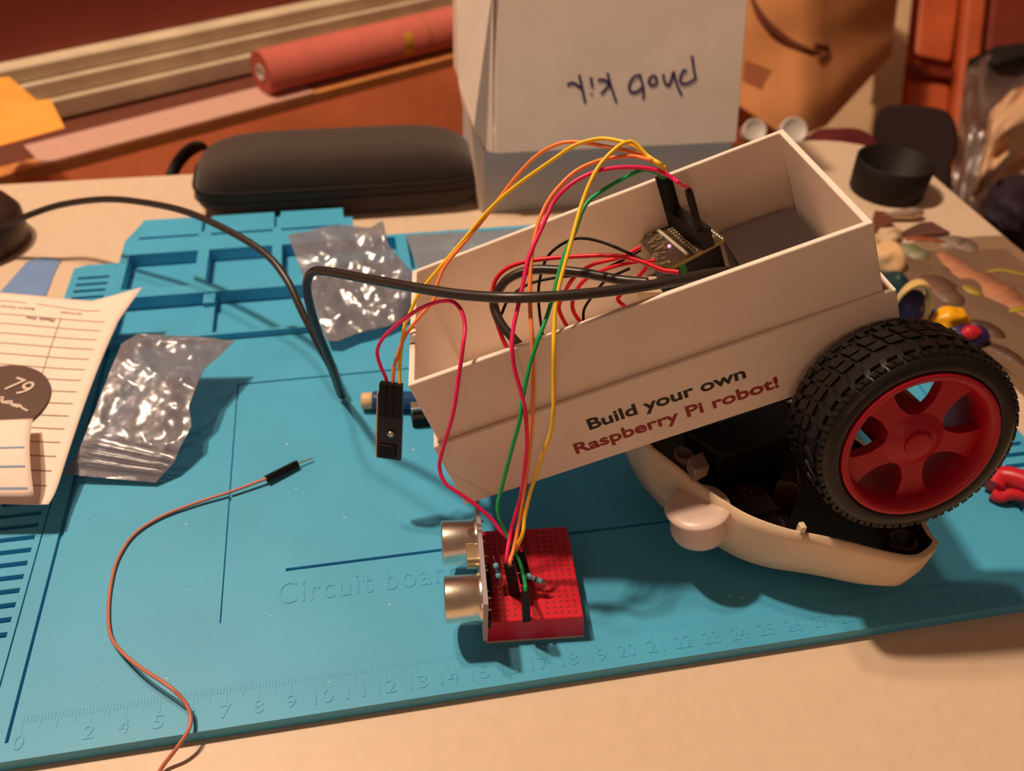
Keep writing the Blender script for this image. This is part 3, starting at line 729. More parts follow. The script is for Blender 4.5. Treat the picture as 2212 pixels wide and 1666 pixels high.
tag(bag_mesh([(135,1024),(165,985),(205,890),(240,800),(262,745),(300,722),(400,728)], [(335,1043),(375,1000),(414,920),(408,880),(440,800),(480,765),(508,737)], lambda u, v: .45 + 1.75*min(1, u/.62) - .25*v - .5*max(0, u-.75), 130, 48, .34, .55, 3, calm_=.6, ridges=(.07, .12, .17)).build('zip_bag', BAGC), 'crumpled clear zip bag lying beside the paper slip on the mat', 'bag')
tag(bag_mesh([(622,508),(700,494),(745,486),(800,492),(828,478),(838,530),(893,590)], [(706,738),(730,739),(770,722),(800,715),(836,706),(862,694),(893,660)], lambda u, v: 1.7 - 1.2*v, 70, 60, .36, .62, 11).build('anti_static_bag', film('grey_silver_bag', (200, 202, 210), .24, .34, (180, 180, 190), refl=.10)), 'shiny greyish crumpled bag at the back trays behind the power cable', 'bag')
tag(bag_mesh([(876,508),(960,503),(1050,500),(1140,492)], [(905,590),(960,580),(1010,560),(1110,505)], lambda u, v: .6, 20, 10, .12, .5, 23).build('plastic_bag', BAGB), 'flat bluish clear bag behind the left rim of the robot box', 'bag')

# ================================================================== paper slip with ruled lines
def pz(u, v):   # u across (0 left, 1 right), v from far (0) to near (1)
    c = [Z(-140,628,1.3), Z(272,652,1.5), Z(108,1096,1.1), Z(-210,1090,1.0)]
    a = c[0].lerp(c[1], u); b = c[3].lerp(c[2], u); p = a.lerp(b, v)
    p.z += .35*math.sin(math.pi*v)*(.4+.6*u) + .10*math.sin(u*5)
    k = max(0, u-.82)/.18*max(0, .12-v)/.12          # far right corner curls up and out
    p += Vector((.8, .35, .6))*k
    k2 = max(0, v-.9)/.1; p.z += .25*k2*k2*u
    return p
slip = thing('paper_slip', (-1.0, 15, 1), 'white ruled packing slip lying over the left edge of the mat', 'paper')
MB().grid(pz, 28, 40).build('sheet', PAPER, slip, thick=.02)
mb = MB()
def strip(u0, v0, u1, v1, w, n=14, lift=.03):
    vs = []
    for i in range(n+1):
        t = i/n; u, v = u0+(u1-u0)*t, v0+(v1-v0)*t
        du, dv = (0, w) if abs(u1-u0) > abs(v1-v0) else (w, 0)
        vs += [pz(u-du/2, v-dv/2)+Vector((0,0,lift)), pz(u+du/2, v+dv/2)+Vector((0,0,lift))]
    mb.add(vs, [(2*i, 2*i+1, 2*i+3, 2*i+2) for i in range(n)])
for i in range(15): strip(.05, .135+i*.056, .93, .135+i*.056, .0035)
strip(.70, .13, .70, .78, .004); strip(.55, .055, .88, .075, .003); strip(.2, .05, .5, .055, .003)
mb.build('ruled_lines', PLINE, slip)
def on_slip(u, v, wid): 
    p = pz(u, v); dx = (pz(u-.05, v)-p).normalized(); dy = (pz(u, v+.04)-p).normalized(); nz = dx.cross(dy).normalized(); 
    if nz.z < 0: nz = -nz
    dy = nz.cross(dx).normalized()
    return Matrix(((dx.x,dy.x,nz.x,p.x),(dx.y,dy.y,nz.y,p.y),(dx.z,dy.z,nz.z+0,p.z+.05),(0,0,0,1)))
text('lettering', 'Thank You', on_slip(.68, .14, 1), 1.35, PLINE, slip, bold=.02)
text('lettering', 'MADE IN THE USA', on_slip(.55, .085, 1), 1.6, PLINE, slip, bold=.01)
text('lettering', 'RECYCLABLE', on_slip(.80, .09, 1), 1.0, PLINE, slip, bold=.01)
# round dark sticker
best = None
for a_ in range(81):
    for b_ in range(81):
        q = pz(a_/80, b_/80); r_ = q - CP; d_ = r_.dot(CF)
        e_ = (r_.dot(CR)/d_*F + IMG_W/2 + 16)**2 + (r_.dot(CD)/d_*F + IMG_H/2 - 872)**2
        if best is None or e_ < best[0]: best = (e_, a_/80, b_/80)
bu, bv = best[1], best[2]
sx = (pz(bu+.12, bv) - pz(bu-.12, bv)).normalized(); sn = sx.cross((pz(bu, bv-.12) - pz(bu, bv+.12)).normalized()).normalized()
if sn.z < 0: sn = -sn
STt = frame(pz(bu, bv) + Vector((0,0,.05)), sn, sx)
st = MB(); st.prism([(2.2*math.cos(2*math.pi*i/48), 2.2*math.sin(2*math.pi*i/48)) for i in range(48)], -.02, .02, 0, STt); st.build('round_sticker', STICK, slip)
text('sticker_print', '79', STt @ Matrix.Translation((.1,.75,.05)) @ Matrix.Rotation(-.35, 4, 'Z'), 1.05, STLOG, slip, bold=.0)
mb = MB()
for k in range(4):
    mb.tube(spline([STt @ Vector((-.4+.45*k, .25-.12*k, .03)), STt @ Vector((-.1+.45*k, .45-.2*k, .03)), STt @ Vector((.0+.45*k, .1-.12*k, .03)), STt @ Vector((.35+.45*k, .1-.18*k, .03))], 6), .055, 6)
mb.build('sticker_print', STLOG, slip)
# near left corner folded over
def fold(u, v):
    a = Z(-150+u*226, 925-u*10, 1.75); b = Z(-150+u*232, 1092-u*2, 1.25)
    p = a.lerp(b, v); p.z += .55*math.sin(math.pi*v*.9)*1.0 + .25
    return p
MB().grid(fold, 12, 16).build('folded_flap', PAPER, slip, thick=.02)
mb = MB()
for v in (.5, .72, .93):
    vs = []
    for i in range(9):
        u = .55 + .40*i/8; vs += [fold(u, v-.01)+Vector((0,0,.03)), fold(u, v+.01)+Vector((0,0,.03))]
    mb.add(vs, [(2*i, 2*i+1, 2*i+3, 2*i+2) for i in range(8)])
mb.build('ruled_lines', mat('blue_rule', (140, 165, 200), .8), slip)

# ================================================================== things behind the mat
# pencil case
pc = thing('pencil_case', (11.8, 33.4, TZ), 'black padded zip pencil case lying at the back edge of desk', 'case')
def superbox(cx, cy, z0, hx, hy, h, e=5.0, taper=.86):
    def fn(u, v):
        a = 2*math.pi*u; ph = -math.pi/2 + math.pi*v
        sg = lambda t, p: math.copysign(abs(t)**p, t)
        ce = 2/e; k = 2/9 if ph < 0 else 2/4.2
        x = sg(math.cos(a), 2/7)*sg(math.cos(ph), k); y = sg(math.sin(a), ce)*sg(math.cos(ph), k); z = sg(math.sin(ph), .9 if ph < 0 else k)
        tp = 1-(1-taper)*max(0, z)**1.5
        return Vector((cx + hx*x*tp, cy + hy*y*tp, z0 + h*.42*(1+z) if z < 0 else z0 + h*(.42+.58*z)))
    return fn
f1 = superbox(11.95, 32.95, TZ, 8.3, 2.5, 3.95)
MB().grid(f1, 96, 32, closed_u=True).build('body', FABR, pc)
mb = MB()
def case_at(zf, grow=1.004):
    pts = []
    v = zf
    for i in range(97):
        p = f1(i/96, v); c = Vector((11.95, 32.95, p.z)); pts.append(c + (p-c)*grow)
    return pts
mb.tube(case_at(.505), .09, 6); mb.build('piping', FABR2, pc)
MB().tube(case_at(.45), .05, 6).build('zip', BLKM, pc)
mb = MB()
lp = spline([D(446,318,57.5), D(425,318,58), D(402,332,58.5), D(382,356,59), D(368,384,59)], 8)
for w in (0,):
    vs = []
    for p in lp: vs += [p+Vector((-.25,-.1,.35)), p+Vector((.25,.1,-.35)), p+Vector((.3,.2,-.3)), p+Vector((-.2,.05,.4))]
    mb.add(vs, [(4*i+k, 4*i+(k+1)%4, 4*i+4+(k+1)%4, 4*i+4+k) for i in range(len(lp)-1) for k in range(4)], 0, True)
mb.build('wrist_strap', BLKM, pc)

# white mailer box
wb_ = thing('mailer_box', (28, 33, TZ), 'white cardboard mailer box with upside-down handwriting behind the robot', 'box')
yb = 30.0
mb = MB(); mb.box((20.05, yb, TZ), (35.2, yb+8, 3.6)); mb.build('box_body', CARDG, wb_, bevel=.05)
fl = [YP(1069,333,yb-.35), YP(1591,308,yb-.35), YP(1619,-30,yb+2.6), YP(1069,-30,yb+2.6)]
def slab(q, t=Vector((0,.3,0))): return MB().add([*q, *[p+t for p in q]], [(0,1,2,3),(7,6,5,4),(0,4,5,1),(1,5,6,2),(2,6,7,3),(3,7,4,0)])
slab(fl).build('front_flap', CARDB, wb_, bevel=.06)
# side ear with rounded lower corner
x_ = 20.55
ear = [(yb-.3, 3.2), (yb+.1, 4.2), (yb+.6, 5.0), (yb+.8, 7.0), (yb+.8, 13.4), (yb-.4, 13.4)]
q = [YP(1066,333,yb-.2), YP(1050,325,yb), YP(1022,275,yb+.1), YP(1000,232,yb+.3), YP(990,180,yb+1.4), YP(986,-30,yb+3.2), YP(1066,-30,yb+2.4)]
m_ = MB(); n_ = len(q); t = Vector((.05,.25,0)); m_.add([*q, *[p+t for p in q]], [tuple(range(n_)), tuple(range(n_, 2*n_))[::-1]] + [(i, (i+1)%n_, n_+(i+1)%n_, n_+i) for i in range(n_)])
m_.build('side_tab', CARDB, wb_, bevel=.05)
mb = MB(); mb.box((19.6, yb+3.4, 5), (34.6, yb+9, 16)); mb.build('lid', CARDB, wb_, bevel=.1)
mb = MB(); q = [YP(1018,280,yb+.2), YP(1052,325,yb+.2), YP(1045,345,yb+.2), YP(1048,478,yb+.2), YP(1038,470,yb+.2)]
n_ = len(q); t = Vector((0,2.0,0)); mb.add([*q, *[p+t for p in q]], [tuple(range(n_)), tuple(range(n_, 2*n_))[::-1]] + [(i, (i+1)%n_, n_+(i+1)%n_, n_+i) for i in range(n_)]); mb.build('corner_fold', CARDB, wb_)
# handwriting, pen strokes traced on the flap
nrm = (fl[1]-fl[0]).cross(fl[3]-fl[0]).normalized()
def on_flap(px, py): return PL(px, py, fl[0] + nrm*.015*(1 if nrm.y < 0 else -1), nrm)
k_ = 410/2212
strokes = [ [(545,440),(580,600),(615,770)], [(405,565),(440,540),(490,540),(560,590)], [(680,465),(700,590)], [(685,655),(695,675)],
  [(875,415),(905,540),(980,765)], [(760,505),(830,500),(905,540)], [(905,545),(850,610),(800,665)],
  [(1250,430),(1290,590),(1295,725)], [(1255,440),(1180,470),(1135,540),(1130,610),(1165,645),(1225,635),(1275,590)],
  [(1400,450),(1365,490),(1360,540),(1395,560),(1440,545),(1450,490),(1420,455),(1400,450)],
  [(1525,430),(1540,520),(1580,565),(1610,520),(1645,400)], [(1645,400),(1680,540),(1740,680)],
  [(1800,400),(1765,390),(1735,440),(1720,510),(1760,545),(1830,530),(1905,480)], [(1905,485),(1880,370),(1860,215)] ]
for st_ in strokes:
    pts = [on_flap(1150+x*k_, 80+y*k_) for x, y in st_]
    q_ = spline(pts, 8); vs = []; off = nrm*(.012 if nrm.y < 0 else -.012)
    for i, p in enumerate(q_):
        t = (q_[min(i+1, len(q_)-1)]-q_[max(i-1, 0)]).normalized(); w_ = t.cross(nrm).normalized()*.075
        vs += [p+w_, p-w_]
    MB().add(vs, [(2*i, 2*i+1, 2*i+3, 2*i+2) for i in range(len(q_)-1)]).build('pen_stroke', INKP, wb_)

# shelf, boards and paper roll receding to the right
h_ = (CF*1 + CR*((4000-IMG_W/2)/F) + CD*((-750-IMG_H/2)/F)); U = Vector((h_.x, h_.y, 0)).normalized(); Nn = Vector((U.y, -U.x, 0))   # Nn towards the viewer
if Nn.y > 0: Nn = -Nn
e0_ = D(130, 346, 72); back = -Nn
sT = lambda p: Matrix(((U.x, back.x, 0, p.x), (U.y, back.y, 0, p.y), (0, 0, 1, p.z), (0,0,0,1)))     # x along the shelf, y to the back
ST0 = sT(e0_)
def shelf_pt(px, py, z): return ST0.inverted() @ Z(px, py, e0_.z + z)
sh = thing('wooden_shelf', (e0_.x, e0_.y, -75), 'orange-brown wooden shelf unit running behind the desk', 'shelf')
zb_ = -74.5-e0_.z; ln = .30*(-1.0-zb_)
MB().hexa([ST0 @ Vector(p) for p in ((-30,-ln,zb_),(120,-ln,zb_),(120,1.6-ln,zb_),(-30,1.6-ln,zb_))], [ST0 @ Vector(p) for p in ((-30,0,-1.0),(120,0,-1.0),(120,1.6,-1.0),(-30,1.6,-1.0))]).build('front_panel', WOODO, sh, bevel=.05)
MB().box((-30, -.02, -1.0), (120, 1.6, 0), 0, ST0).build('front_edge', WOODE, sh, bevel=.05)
MB().box((-30, 1.6, -1.0), (120, 30, -.3), 0, ST0).build('shelf_top', mat('shaded_shelf_wood', (112, 60, 44), .6), sh)  # shade behind the pink paper is put into this darker wood colour
tag(MB().box((-1.5, .0, .02), (24, 4.2, .12), 0, ST0).build('pink_paper', PINKP), 'pale pink paper strip lying along the shelf edge', 'paper')
# roll
rr = 2.0
ra = ST0.inverted() @ PL(566, 160, e0_ + back*2.3, Nn)
pr = thing('paper_roll', ST0 @ Vector((ra.x, 2.4, .1)), 'roll of reddish kraft paper lying on the shelf behind the box', 'paper roll')
RT = frame(ST0 @ Vector((ra.x, 2.5, rr+.12)), U, Vector((0,0,1)))
MB().lathe([(.75, 0.0), (rr, 0), (rr, 62)], 48, 0, RT).build('paper', [ROLLP], pr)
MB().lathe([(.72, -.02), (rr-.02, -.02)], 48, 0, RT).build('rolled_edge', ROLLE, pr)
MB().lathe([(.58, 60), (.58, -.12), (.74, -.12), (.74, 30)], 32, 0, RT).build('core_tube', mat('grey_core', (200, 190, 180), .8), pr)
mb = MB(); mb.lathe([(rr+.03, 15.2), (rr+.03, 16.2)], 8, 0, RT, True, math.radians(55), math.radians(120)); mb.build('tape_strip', YTAPE, pr)
MB().lathe([(rr+.02, 18.2), (rr+.06, 18.35), (rr+.02, 18.5)], 48, 0, RT).build('rubber_band', mat('tan_band', (196, 116, 74), .7), pr)
# stacked tan boards
for i, (z0, z1, y0) in enumerate(((.0, 1.7, 8.0), (1.8, 3.2, 8.6), (3.3, 4.6, 9.2))):
    tag(MB().box((-34+i*3, y0, z0), (150, y0+18, z1), 0, ST0).build('wooden_board', BOARD, bevel=.12), ('lowest', 'middle', 'topmost')[i] + ' tan board in the stack on the shelf behind the paper roll', 'board', 'boards on the shelf')
tag(MB().box((-46, 11.2, 4.65), (160, 13, 60), 0, ST0).build('back_board', WOODD), 'dark red-brown panel standing behind the stacked boards', 'panel')
# orange paper pieces
def note(q, d, name, label, fold_=.5):
    P = [D(x, y, dd) for (x, y), dd in zip(q, d)]
    n_ = (P[1]-P[0]).cross(P[-1]-P[0]).normalized()*.03
    k = len(P)
    o = MB().add([*P, *[p+n_ for p in P]], [tuple(range(k)), tuple(range(k, 2*k))[::-1]] + [(i, (i+1)%k, k+(i+1)%k, k+i) for i in range(k)]).build(name, ORGP)
    return tag(o, label, 'paper')
note([(-60,170),(20,166),(78,216),(70,290),(-60,330)], [66,66,66,65,65], 'paper_sheet', 'orange paper sheet propped at the shelf, the upper one of two')
note([(-60,262),(72,218),(108,213),(140,276),(10,312),(-60,330)], [64.6,64.6,64.6,63.6,63.4,63.4], 'paper_sheet', 'orange folded paper in front, reaching down to the desk edge')

# left side bits
tag(MB().add([Z(-20,655,TZ+.03), Z(28,600,TZ+.03), Z(58,566,TZ+.03), Z(92,556,TZ+.08), Z(132,560,TZ+.05), Z(118,590,TZ+.03), Z(92,660,TZ+.03)], [(0,1,2,3,4,5,6)]).build('masking_paper', BTAPE, thick=.03), 'torn piece of blue masking paper on desk left of mat', 'paper')
cb = Z(-58, 528, TZ)
tag(MB().lathe([(0,0),(2.7,0),(2.9,.25),(2.9,1.6),(2.5,2.2),(1.2,2.5),(0,2.5)], 40, 0, Matrix.Translation(cb)).build('charger_puck', mat('dark_brown_plastic', (60, 40, 34), .4)), 'dark round charger on desk at the left edge of the photo', 'charger')

# ---- right side of the desk
c_ = Z(1905, 425, TZ)
lc = thing('jar_lid', c_, 'black cylindrical lid standing open end up on desk corner', 'lid')
lr = 2.3; c_ = Z(1913, 412, TZ)
MB().lathe([(0,.02),(lr*.98,.02),(lr,.1),(lr*1.03,2.1),(lr*1.0,2.16),(lr*.93,2.1),(lr*.9,.5),(0,.5)], 48, 0, Matrix.Translation(c_)).build('lid_wall', mat('black_lid', (30, 22, 21), .6, spec=.3), lc)
mb = MB()
kp = [Z(1890,472,TZ+.3), Z(1925,466,TZ+.35), Z(1960,462,TZ+.4), Z(1992,460,TZ+.35)]
mb.tube(spline(kp, 6), [.15,.16,.17,.18,.19,.2,.22,.24,.26,.28,.3,.33,.36,.38,.38,.36,.33,.28,.2], 10)
tag(mb.build('metal_spoon', mat('pewter', (214, 186, 166), .3, metal=.6)), 'short silver metal handle lying in front of black lid', 'handle')
tag(MB().prism([(p.x, p.y) for p in (Z(1886,505,TZ), Z(1884,470,TZ), Z(1910,474,TZ), Z(1925,490,TZ), Z(1900,512,TZ))], TZ, TZ+.5).build('leather_scrap', mat('brown_leather', (110, 62, 44), .7), bevel=.15), 'small brown leather scrap beside the robot box corner', 'scrap')
def blob(name, c, r, m, label, cat, seed=0, sq=(1,1,1), amp=.18, parent=None, k=.9, rot=0):
    c = Vector(c)
    def fn(u, v):
        a = 2*math.pi*u; ph = -math.pi/2+math.pi*v
        d = Vector((math.cos(a)*math.cos(ph), math.sin(a)*math.cos(ph), math.sin(ph)))
        d = d*(1+amp*noise.noise(d*1.6*k+Vector((seed*3.3, 0, 0))))
        p = Vector((d.x*sq[0], d.y*sq[1], d.z*sq[2]))*r
        p.rotate(Matrix.Rotation(rot, 3, 'Z')); return c + p
    o = MB().grid(fn, 32, 18, closed_u=True).build(name, m, parent)
    return tag(o, label, cat) if label else o
# toy heap beside the box
TOYC = mat('cream_toy', (232, 196, 124), .4); TOYN = mat('navy_toy', (42, 34, 84), .4); TOYY = mat('yellow_toy', (250, 178, 20), .35); TOYT = mat('teal_toy', (20, 110, 130), .45); TOYR = mat('red_toy', (200, 36, 50), .35)
tz = TZ
t1 = thing('toy_figure', Z(1965, 690, tz), 'toy with cream hood and navy body lying right of the robot box', 'toy')
hc = Z(1965, 655, 1.6)
def hood(u, v):
    a = math.radians(-20 + 200*u); b = v
    r = 1.15*(1 - .25*b*b)
    return hc + Vector((math.cos(a)*r*.8 + .5*b, .7*b*1.2 - .2, math.sin(a)*r))
MB().grid(hood, 20, 12).build('hood', TOYC, t1, thick=.16)
blob('body', Z(1955, 672, .9), 1.0, TOYN, None, None, 2, (1.0,.8,1.2), .1, t1)
blob('arm', Z(1995, 672, 1.0), .42, TOYC, None, None, 3, (.8,.8,2.6), .15, t1)
blob('foot', Z(1985, 705, .3), .55, TOYC, None, None, 5, (1,.9,1), .1, t1)
blob('toy_brick', Z(2052, 693, .6), .85, TOYY, 'glossy yellow toy piece beside the cream hooded toy', 'toy', 4, (1.15,.85,.8), .35)
t2 = blob('toy_block', Z(2085, 735, .3), .9, TOYN, 'navy and red toy piece in front of the yellow toy', 'toy', 6, (1.3,.8,.9), .2)
blob('red_cap', Z(2098, 718, .95), .45, TOYR, None, None, 7, (1.1,.8,.7), .15, t2)
blob('toy_ball', Z(2015, 690, .2), .7, TOYT, 'teal toy piece between the cream and yellow toys', 'toy', 8, (1.3,.8,.8), .2)
blob('toy_lump', Z(1935, 615, .2), .8, mat('dark_teal_toy', (28, 60, 66), .5), 'dark teal toy lump close behind the robot box', 'toy', 9, (.8,1.0,.9), .2)
blob('toy_bead', Z(1972, 697, .3), .4, mat('orange_toy', (210, 80, 40), .4), 'small orange bead under the cream hooded toy', 'bead', 12)
blob('cotton_lump', Z(1915, 560, .4), 1.0, mat('cream_lump', (220, 180, 130), .7), 'cream lump touching the right end of the robot box', 'lump', 10, (.8,1.2,.9), .3)
blob('cotton_lump', Z(1920, 515, .1), .75, mat('pale_lump', (206, 176, 140), .6), 'smaller pale lump at the robot box far corner', 'lump', 11, (1,.9,.8), .35)
# smeared plastic sheet over the right end
ps = thing('palette_sheet', Z(2080, 640, TZ), 'smoky plastic sheet with orange and green paint smears on desk', 'sheet')
sq = [(1925,590),(1935,545),(1990,512),(2060,514),(2165,508),(2260,585),(2290,800),(2212,832),(2120,752),(2040,690),(1985,655)]
def shp(px, py, dz=0):
    p = Z(px, py, .35); p.z += .12*noise.noise(p*.35) + dz*.35; return p
cc = (2080, 630)
def sheetfn(u, v):
    t = u*len(sq); i = int(t) % len(sq); w = t-int(t); a, b = sq[i], sq[(i+1) % len(sq)]
    return shp(cc[0]+(a[0]+(b[0]-a[0])*w-cc[0])*v, cc[1]+(a[1]+(b[1]-a[1])*w-cc[1])*v)
MB().grid(sheetfn, 66, 10, closed_u=True).build('film', SHEET, ps)
def smear(pts, w, m, name='paint_smear'):
    q = spline([shp(x, y, .06) for x, y in pts], 8); vs = []
    for i, p in enumerate(q):
        t = (q[min(i+1, len(q)-1)]-q[max(i-1, 0)]).normalized(); n_ = Vector((-t.y, t.x, 0)); ww = w*math.sin(math.pi*(i+.6)/(len(q)+.2))**.5*(1+.3*noise.noise(p*2))
        vs += [p+n_*ww, p-n_*ww]
    MB().add(vs, [(2*i, 2*i+1, 2*i+3, 2*i+2) for i in range(len(q)-1)], 0, True).build(name, m, ps, thick=.008)
smear([(2030,545),(2080,580),(2140,620),(2190,655),(2240,690)], 1.0, mat('orange_paint', (182, 122, 92), .6))
smear([(1940,530),(1975,545),(2000,560)], .7, mat('mint_paint', (146, 146, 116), .5))
smear([(2130,588),(2170,585),(2230,598)], .18, mat('lime_paint', (168, 146, 60), .5))
smear([(2080,620),(2120,640)], .35, MATS['lime_paint']); smear([(2180,675),(2230,665)], .22, MATS['lime_paint'])
smear([(1950,515),(2000,518),(2040,525)], .3, mat('rust_paint', (150, 84, 54), .5))
smear([(2030,530),(2070,525),(2105,545)], .8, mat('grey_paint', (150, 130, 118), .5))
smear([(2090,692),(2130,705),(2170,730)], .4, mat('brown_paint', (92, 66, 54), .5)); smear([(2120,740),(2170,760),(2212,790)], .4, MATS['brown_paint']); smear([(1985,600),(2030,620),(2070,660)], .9, mat('taupe_paint', (120, 88, 72), .5))
tag(MB().prism([(p.x, p.y) for p in (Z(1945,510,TZ), Z(1985,490,TZ), Z(2010,488,TZ), Z(2050,512,TZ), Z(1960,520,TZ))], TZ, TZ+.3).build('brown_scrap', mat('dark_brown_scrap', (96, 62, 54), .7), bevel=.05), 'dark brown scrap at the far edge of the smeared sheet', 'scrap')
# red plier handle
pk = thing('red_pliers', Z(2170, 1060, 0), 'red plier handles resting on mat at the right edge of photo', 'pliers')
def handle(pts, r): return MB().tube(spline(pts, 6), r, 12)
handle([Z(2145,1052,.5), Z(2160,1030,.7), Z(2200,1035,.9), Z(2260,1062,1.0), Z(2330,1100,1.0)], .42).build('handle', TOYR, pk)
handle([Z(2142,1066,.3), Z(2160,1074,.3), Z(2190,1068,.45), Z(2250,1080,.5)], .25).build('handle', TOYR, pk)
handle([Z(2168,1075,.15), Z(2186,1078,.2)], .2).build('pivot', BLK, pk)

# ---- far right background, on the floor and furniture beyond the desk
def slab_px(name, pts, m, parent=None, t=2.0, bevel=.2):
    """upright board whose outline is traced where it stands: (px, py, depth) corners, t cm thick"""
    P = [D(*p) for p in pts]; k = len(P); e = CF*t; e.z = 0
    return MB().add([*P, *[p+e for p in P]], [tuple(range(k)), tuple(range(k, 2*k))[::-1]] + [(i, (i+1)%k, k+(i+1)%k, k+i) for i in range(k)]).build(name, m, parent, bevel=bevel)
cabinet = thing('orange_cabinet', D(2040, 600, 116), 'orange stained wooden cabinet with panelled door at the far upper right', 'cabinet')
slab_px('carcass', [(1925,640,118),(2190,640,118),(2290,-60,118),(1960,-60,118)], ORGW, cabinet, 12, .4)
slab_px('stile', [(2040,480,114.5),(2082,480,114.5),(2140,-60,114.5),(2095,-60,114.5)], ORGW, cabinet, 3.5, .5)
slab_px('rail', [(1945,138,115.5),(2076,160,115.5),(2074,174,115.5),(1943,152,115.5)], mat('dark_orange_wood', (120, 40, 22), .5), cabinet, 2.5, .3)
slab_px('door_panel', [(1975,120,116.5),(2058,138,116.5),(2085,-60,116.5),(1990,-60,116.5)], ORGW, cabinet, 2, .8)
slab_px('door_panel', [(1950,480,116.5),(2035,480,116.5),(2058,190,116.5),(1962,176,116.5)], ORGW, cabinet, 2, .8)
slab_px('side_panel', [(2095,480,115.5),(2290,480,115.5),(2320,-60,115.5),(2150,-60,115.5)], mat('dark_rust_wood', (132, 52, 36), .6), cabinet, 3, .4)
tag(slab_px('foam_board', [(1740,640,113),(1905,640,113),(1978,-60,113),(1740,-60,113)], POST, None, 2.0, .2), 'pale upright board standing behind the paper bag', 'board')
# kraft paper bag with a smile print, leaning
pbg = thing('paper_bag', D(1740, 300, 88), 'brown kraft paper bag printed with a dark curved arrow, behind mailer box', 'bag')
k1 = [(1595,245),(1665,262),(1700,275),(1830,225),(1925,70),(1948,-60),(1600,-80)]
kd = [84,82,82,86,92,93,83]
kp_ = [D(x, y, d) for (x, y), d in zip(k1, kd)]
bk = CF*9 + Vector((0,0,-3))
def crumple(p, s_=1): return p + CF*(1.0*noise.noise(p*.12)) 
def bagfront(u, v):
    top = [(1590,-80),(1700,-80),(1800,-80),(1950,-80)]; bot = [(1592,225),(1690,290),(1785,272),(1925,120)]
    def ed(pl, t):
        s_ = t*3; i = min(int(s_), 2); w = s_-i; return (pl[i][0]+(pl[i+1][0]-pl[i][0])*w, pl[i][1]+(pl[i+1][1]-pl[i][1])*w)
    a, b = ed(top, u), ed(bot, u); px, py = a[0]+(b[0]-a[0])*v, a[1]+(b[1]-a[1])*v
    d = 84 + 52*max(0, u-.42)**2 + 1.2*noise.noise(Vector((u*3, v*3, 1)))
    return D(px, py, d)
mb = MB(); mb.grid(bagfront, 24, 24)
edge = [bagfront(i/24, 1) for i in range(25)]
def bottom(u, v): 
    e = bagfront(u, 1); return e + (CF*8 + Vector((0,0,1.5)))*v
mb.grid(bottom, 24, 4); mb.grid(lambda u, v: bagfront(1, u) + CF*8*v, 24, 4); mb.grid(lambda u, v: bagfront(0, u) + CF*8*v, 24, 4)
mb.build('bag_skin', KRAFT, pbg)
def bag_depth(px, py):
    best = None
    for i in range(61):
        for j in range(61):
            q = bagfront(i/60, j/60); d = (q-CP).dot(CF); r_ = q-CP
            e = (r_.dot(CR)/d*F + IMG_W/2 - px)**2 + (r_.dot(CD)/d*F + IMG_H/2 - py)**2
            if best is None or e < best[0]: best = (e, d)
    return best[1]
def on_bag(px, py): return D(px, py, bag_depth(px, py) - .04)
MB().tube(spline([on_bag(*p) for p in ((1622,-10),(1640,30),(1665,62),(1700,90),(1740,108),(1770,116))], 8), [.15+.30*math.sin(math.pi*i/40) for i in range(41)], 8).build('printed_curve', KRAFTD, pbg)
MB().tube(spline([on_bag(*p) for p in ((1758,98),(1786,104),(1784,118),(1768,130))], 6), .28, 8).build('printed_arrow_head', KRAFTD, pbg)
q = [on_bag(*p) for p in ((1610,130),(1668,152),(1645,192),(1604,172))]
MB().add(q, [(0,1,2,3)]).build('printed_patch', mat('kraft_stamp', (158, 92, 56), .8), pbg, thick=.1)
# black rounded chair back and pale bags
ch = thing('black_chair', D(1970, 330, 74), 'black rounded chair back rising beyond the desk corner', 'chair')
ca = [D(1876,400,72), D(2050,420,72)]
def chairfn(u, v):
    a = 2*math.pi*u; sg = lambda t, p: math.copysign(abs(t)**p, t)
    px = 1970 + 92*sg(math.cos(a), .45) + (8 if math.sin(a) > 0 else -6); py = 355 - 128*sg(math.sin(a), .45) + (px-1970)*.08
    dd = 72 + 5*v
    kk = 1 - .06*math.cos(math.pi*v)**2
    return D(1970+(px-1970)*kk, 355+(py-355)*kk, dd)
mb = MB(); mb.grid(chairfn, 48, 4, closed_u=True)
mb.add([chairfn(i/48, 0) for i in range(48)], [tuple(range(48))]); mb.add([chairfn(i/48, 1) for i in range(48)], [tuple(range(48))])
mb.build('back_rest', CHAIRB, ch, bevel=.3)
p = D(1975, 470, 75); MB().cyl((p.x, p.y, p.z), (p.x, p.y, -74.9), 2.2, 16).build('post', BLKM, ch)
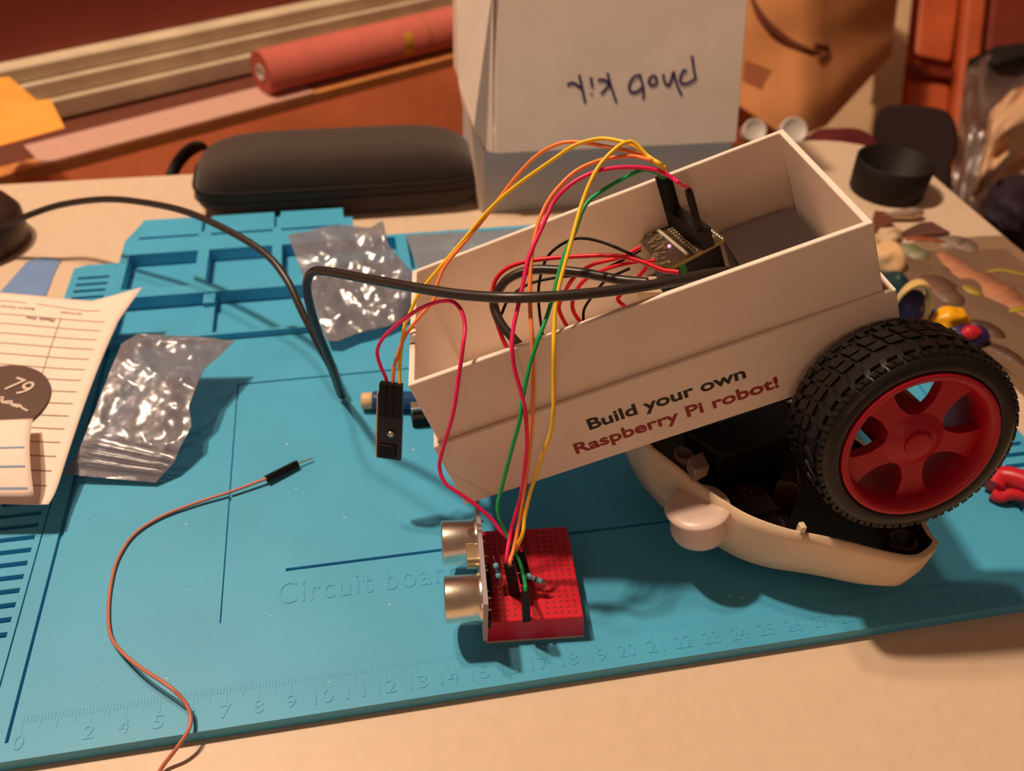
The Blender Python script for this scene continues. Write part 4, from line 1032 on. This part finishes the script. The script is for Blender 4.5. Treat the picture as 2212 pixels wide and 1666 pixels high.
def draped(name, top, bot, d0_, d1_, m, label, seed, amp=1.2):
    def ed(pl, t):
        s_ = t*(len(pl)-1); i = min(int(s_), len(pl)-2); w = s_-i; return (pl[i][0]+(pl[i+1][0]-pl[i][0])*w, pl[i][1]+(pl[i+1][1]-pl[i][1])*w)
    mb = MB()
    for lay in range(2):
        def fn(u, v):
            a, b = ed(top, u), ed(bot, u); px, py = a[0]+(b[0]-a[0])*v, a[1]+(b[1]-a[1])*v
            e = math.sin(math.pi*u)*math.sin(math.pi*v)
            d = d0_+(d1_-d0_)*v + (4*e if lay else -4*e) + amp*noise.noise(Vector((u*4+seed, v*4, lay)))
            return D(px, py, d)
        mb.grid(fn, 26, 22)
    return tag(mb.build(name, m), label, 'bag')
draped('plastic_bag', [(2088,150),(2130,120),(2212,104),(2290,95)], [(2050,430),(2075,470),(2110,520),(2180,500)], 92, 88, BAGD, 'smoky clear plastic bag bulging beyond the right desk edge', 3, 2.4)
draped('canvas_bag', [(2140,240),(2185,196),(2240,176),(2290,170)], [(2108,395),(2095,436),(2150,395),(2290,330)], 74, 72, mat('pale_bag', (222, 180, 142), .7), 'pale crumpled bag in front of the smoky plastic bag', 9, 2.6)
draped('black_bag', [(2092,128),(2150,100),(2212,92),(2290,88)], [(2088,150),(2150,160),(2212,140),(2290,140)], 94, 93, BLKM, 'black fabric roll above the smoky plastic bag', 14, 1)
draped('dark_bag', [(2140,400),(2180,380),(2220,375),(2290,370)], [(2125,470),(2165,520),(2212,545),(2290,540)], 68, 66, mat('dark_purple_cloth', (44, 32, 44), .8), 'dark cloth bundle beside the desk right edge', 21, 1.5)
q = [D(2198,425,70), D(2240,380,70), D(2260,440,70), D(2200,455,70)]
tag(MB().hexa(q, [p + CF*3 for p in q]).build('blue_carton', mat('pale_blue_card', (150, 160, 190), .6)), 'small pale blue carton at the right edge beyond the desk', 'carton')
# jars / lids low behind the box
for i, (px, py, r) in enumerate(((1628, 285, 26), (1712, 285, 30))):
    p = D(px, py, 70); rr_ = r*70/F
    tag(MB().lathe([(0,-.6),(rr_*.95,-.6),(rr_,-.4),(rr_,.35),(rr_*.93,.48),(rr_*.86,.5),(rr_*.8,.38),(0,.38)], 32, 0, frame(p, -CF)).build('glass_jar', mat('frosted_glass', (206, 198, 190), .45)), ('pale round jar behind mailer box lower right corner', 'pale round jar behind the far right corner of the robot box')[i], 'jar')
blob('red_cloth', D(1815, 312, 70), 2.3, mat('dark_red_cloth', (96, 26, 28), .9), 'dark red cloth bundle beyond the desk far edge', 'cloth', 31, (1.4,.8,.5), .2)
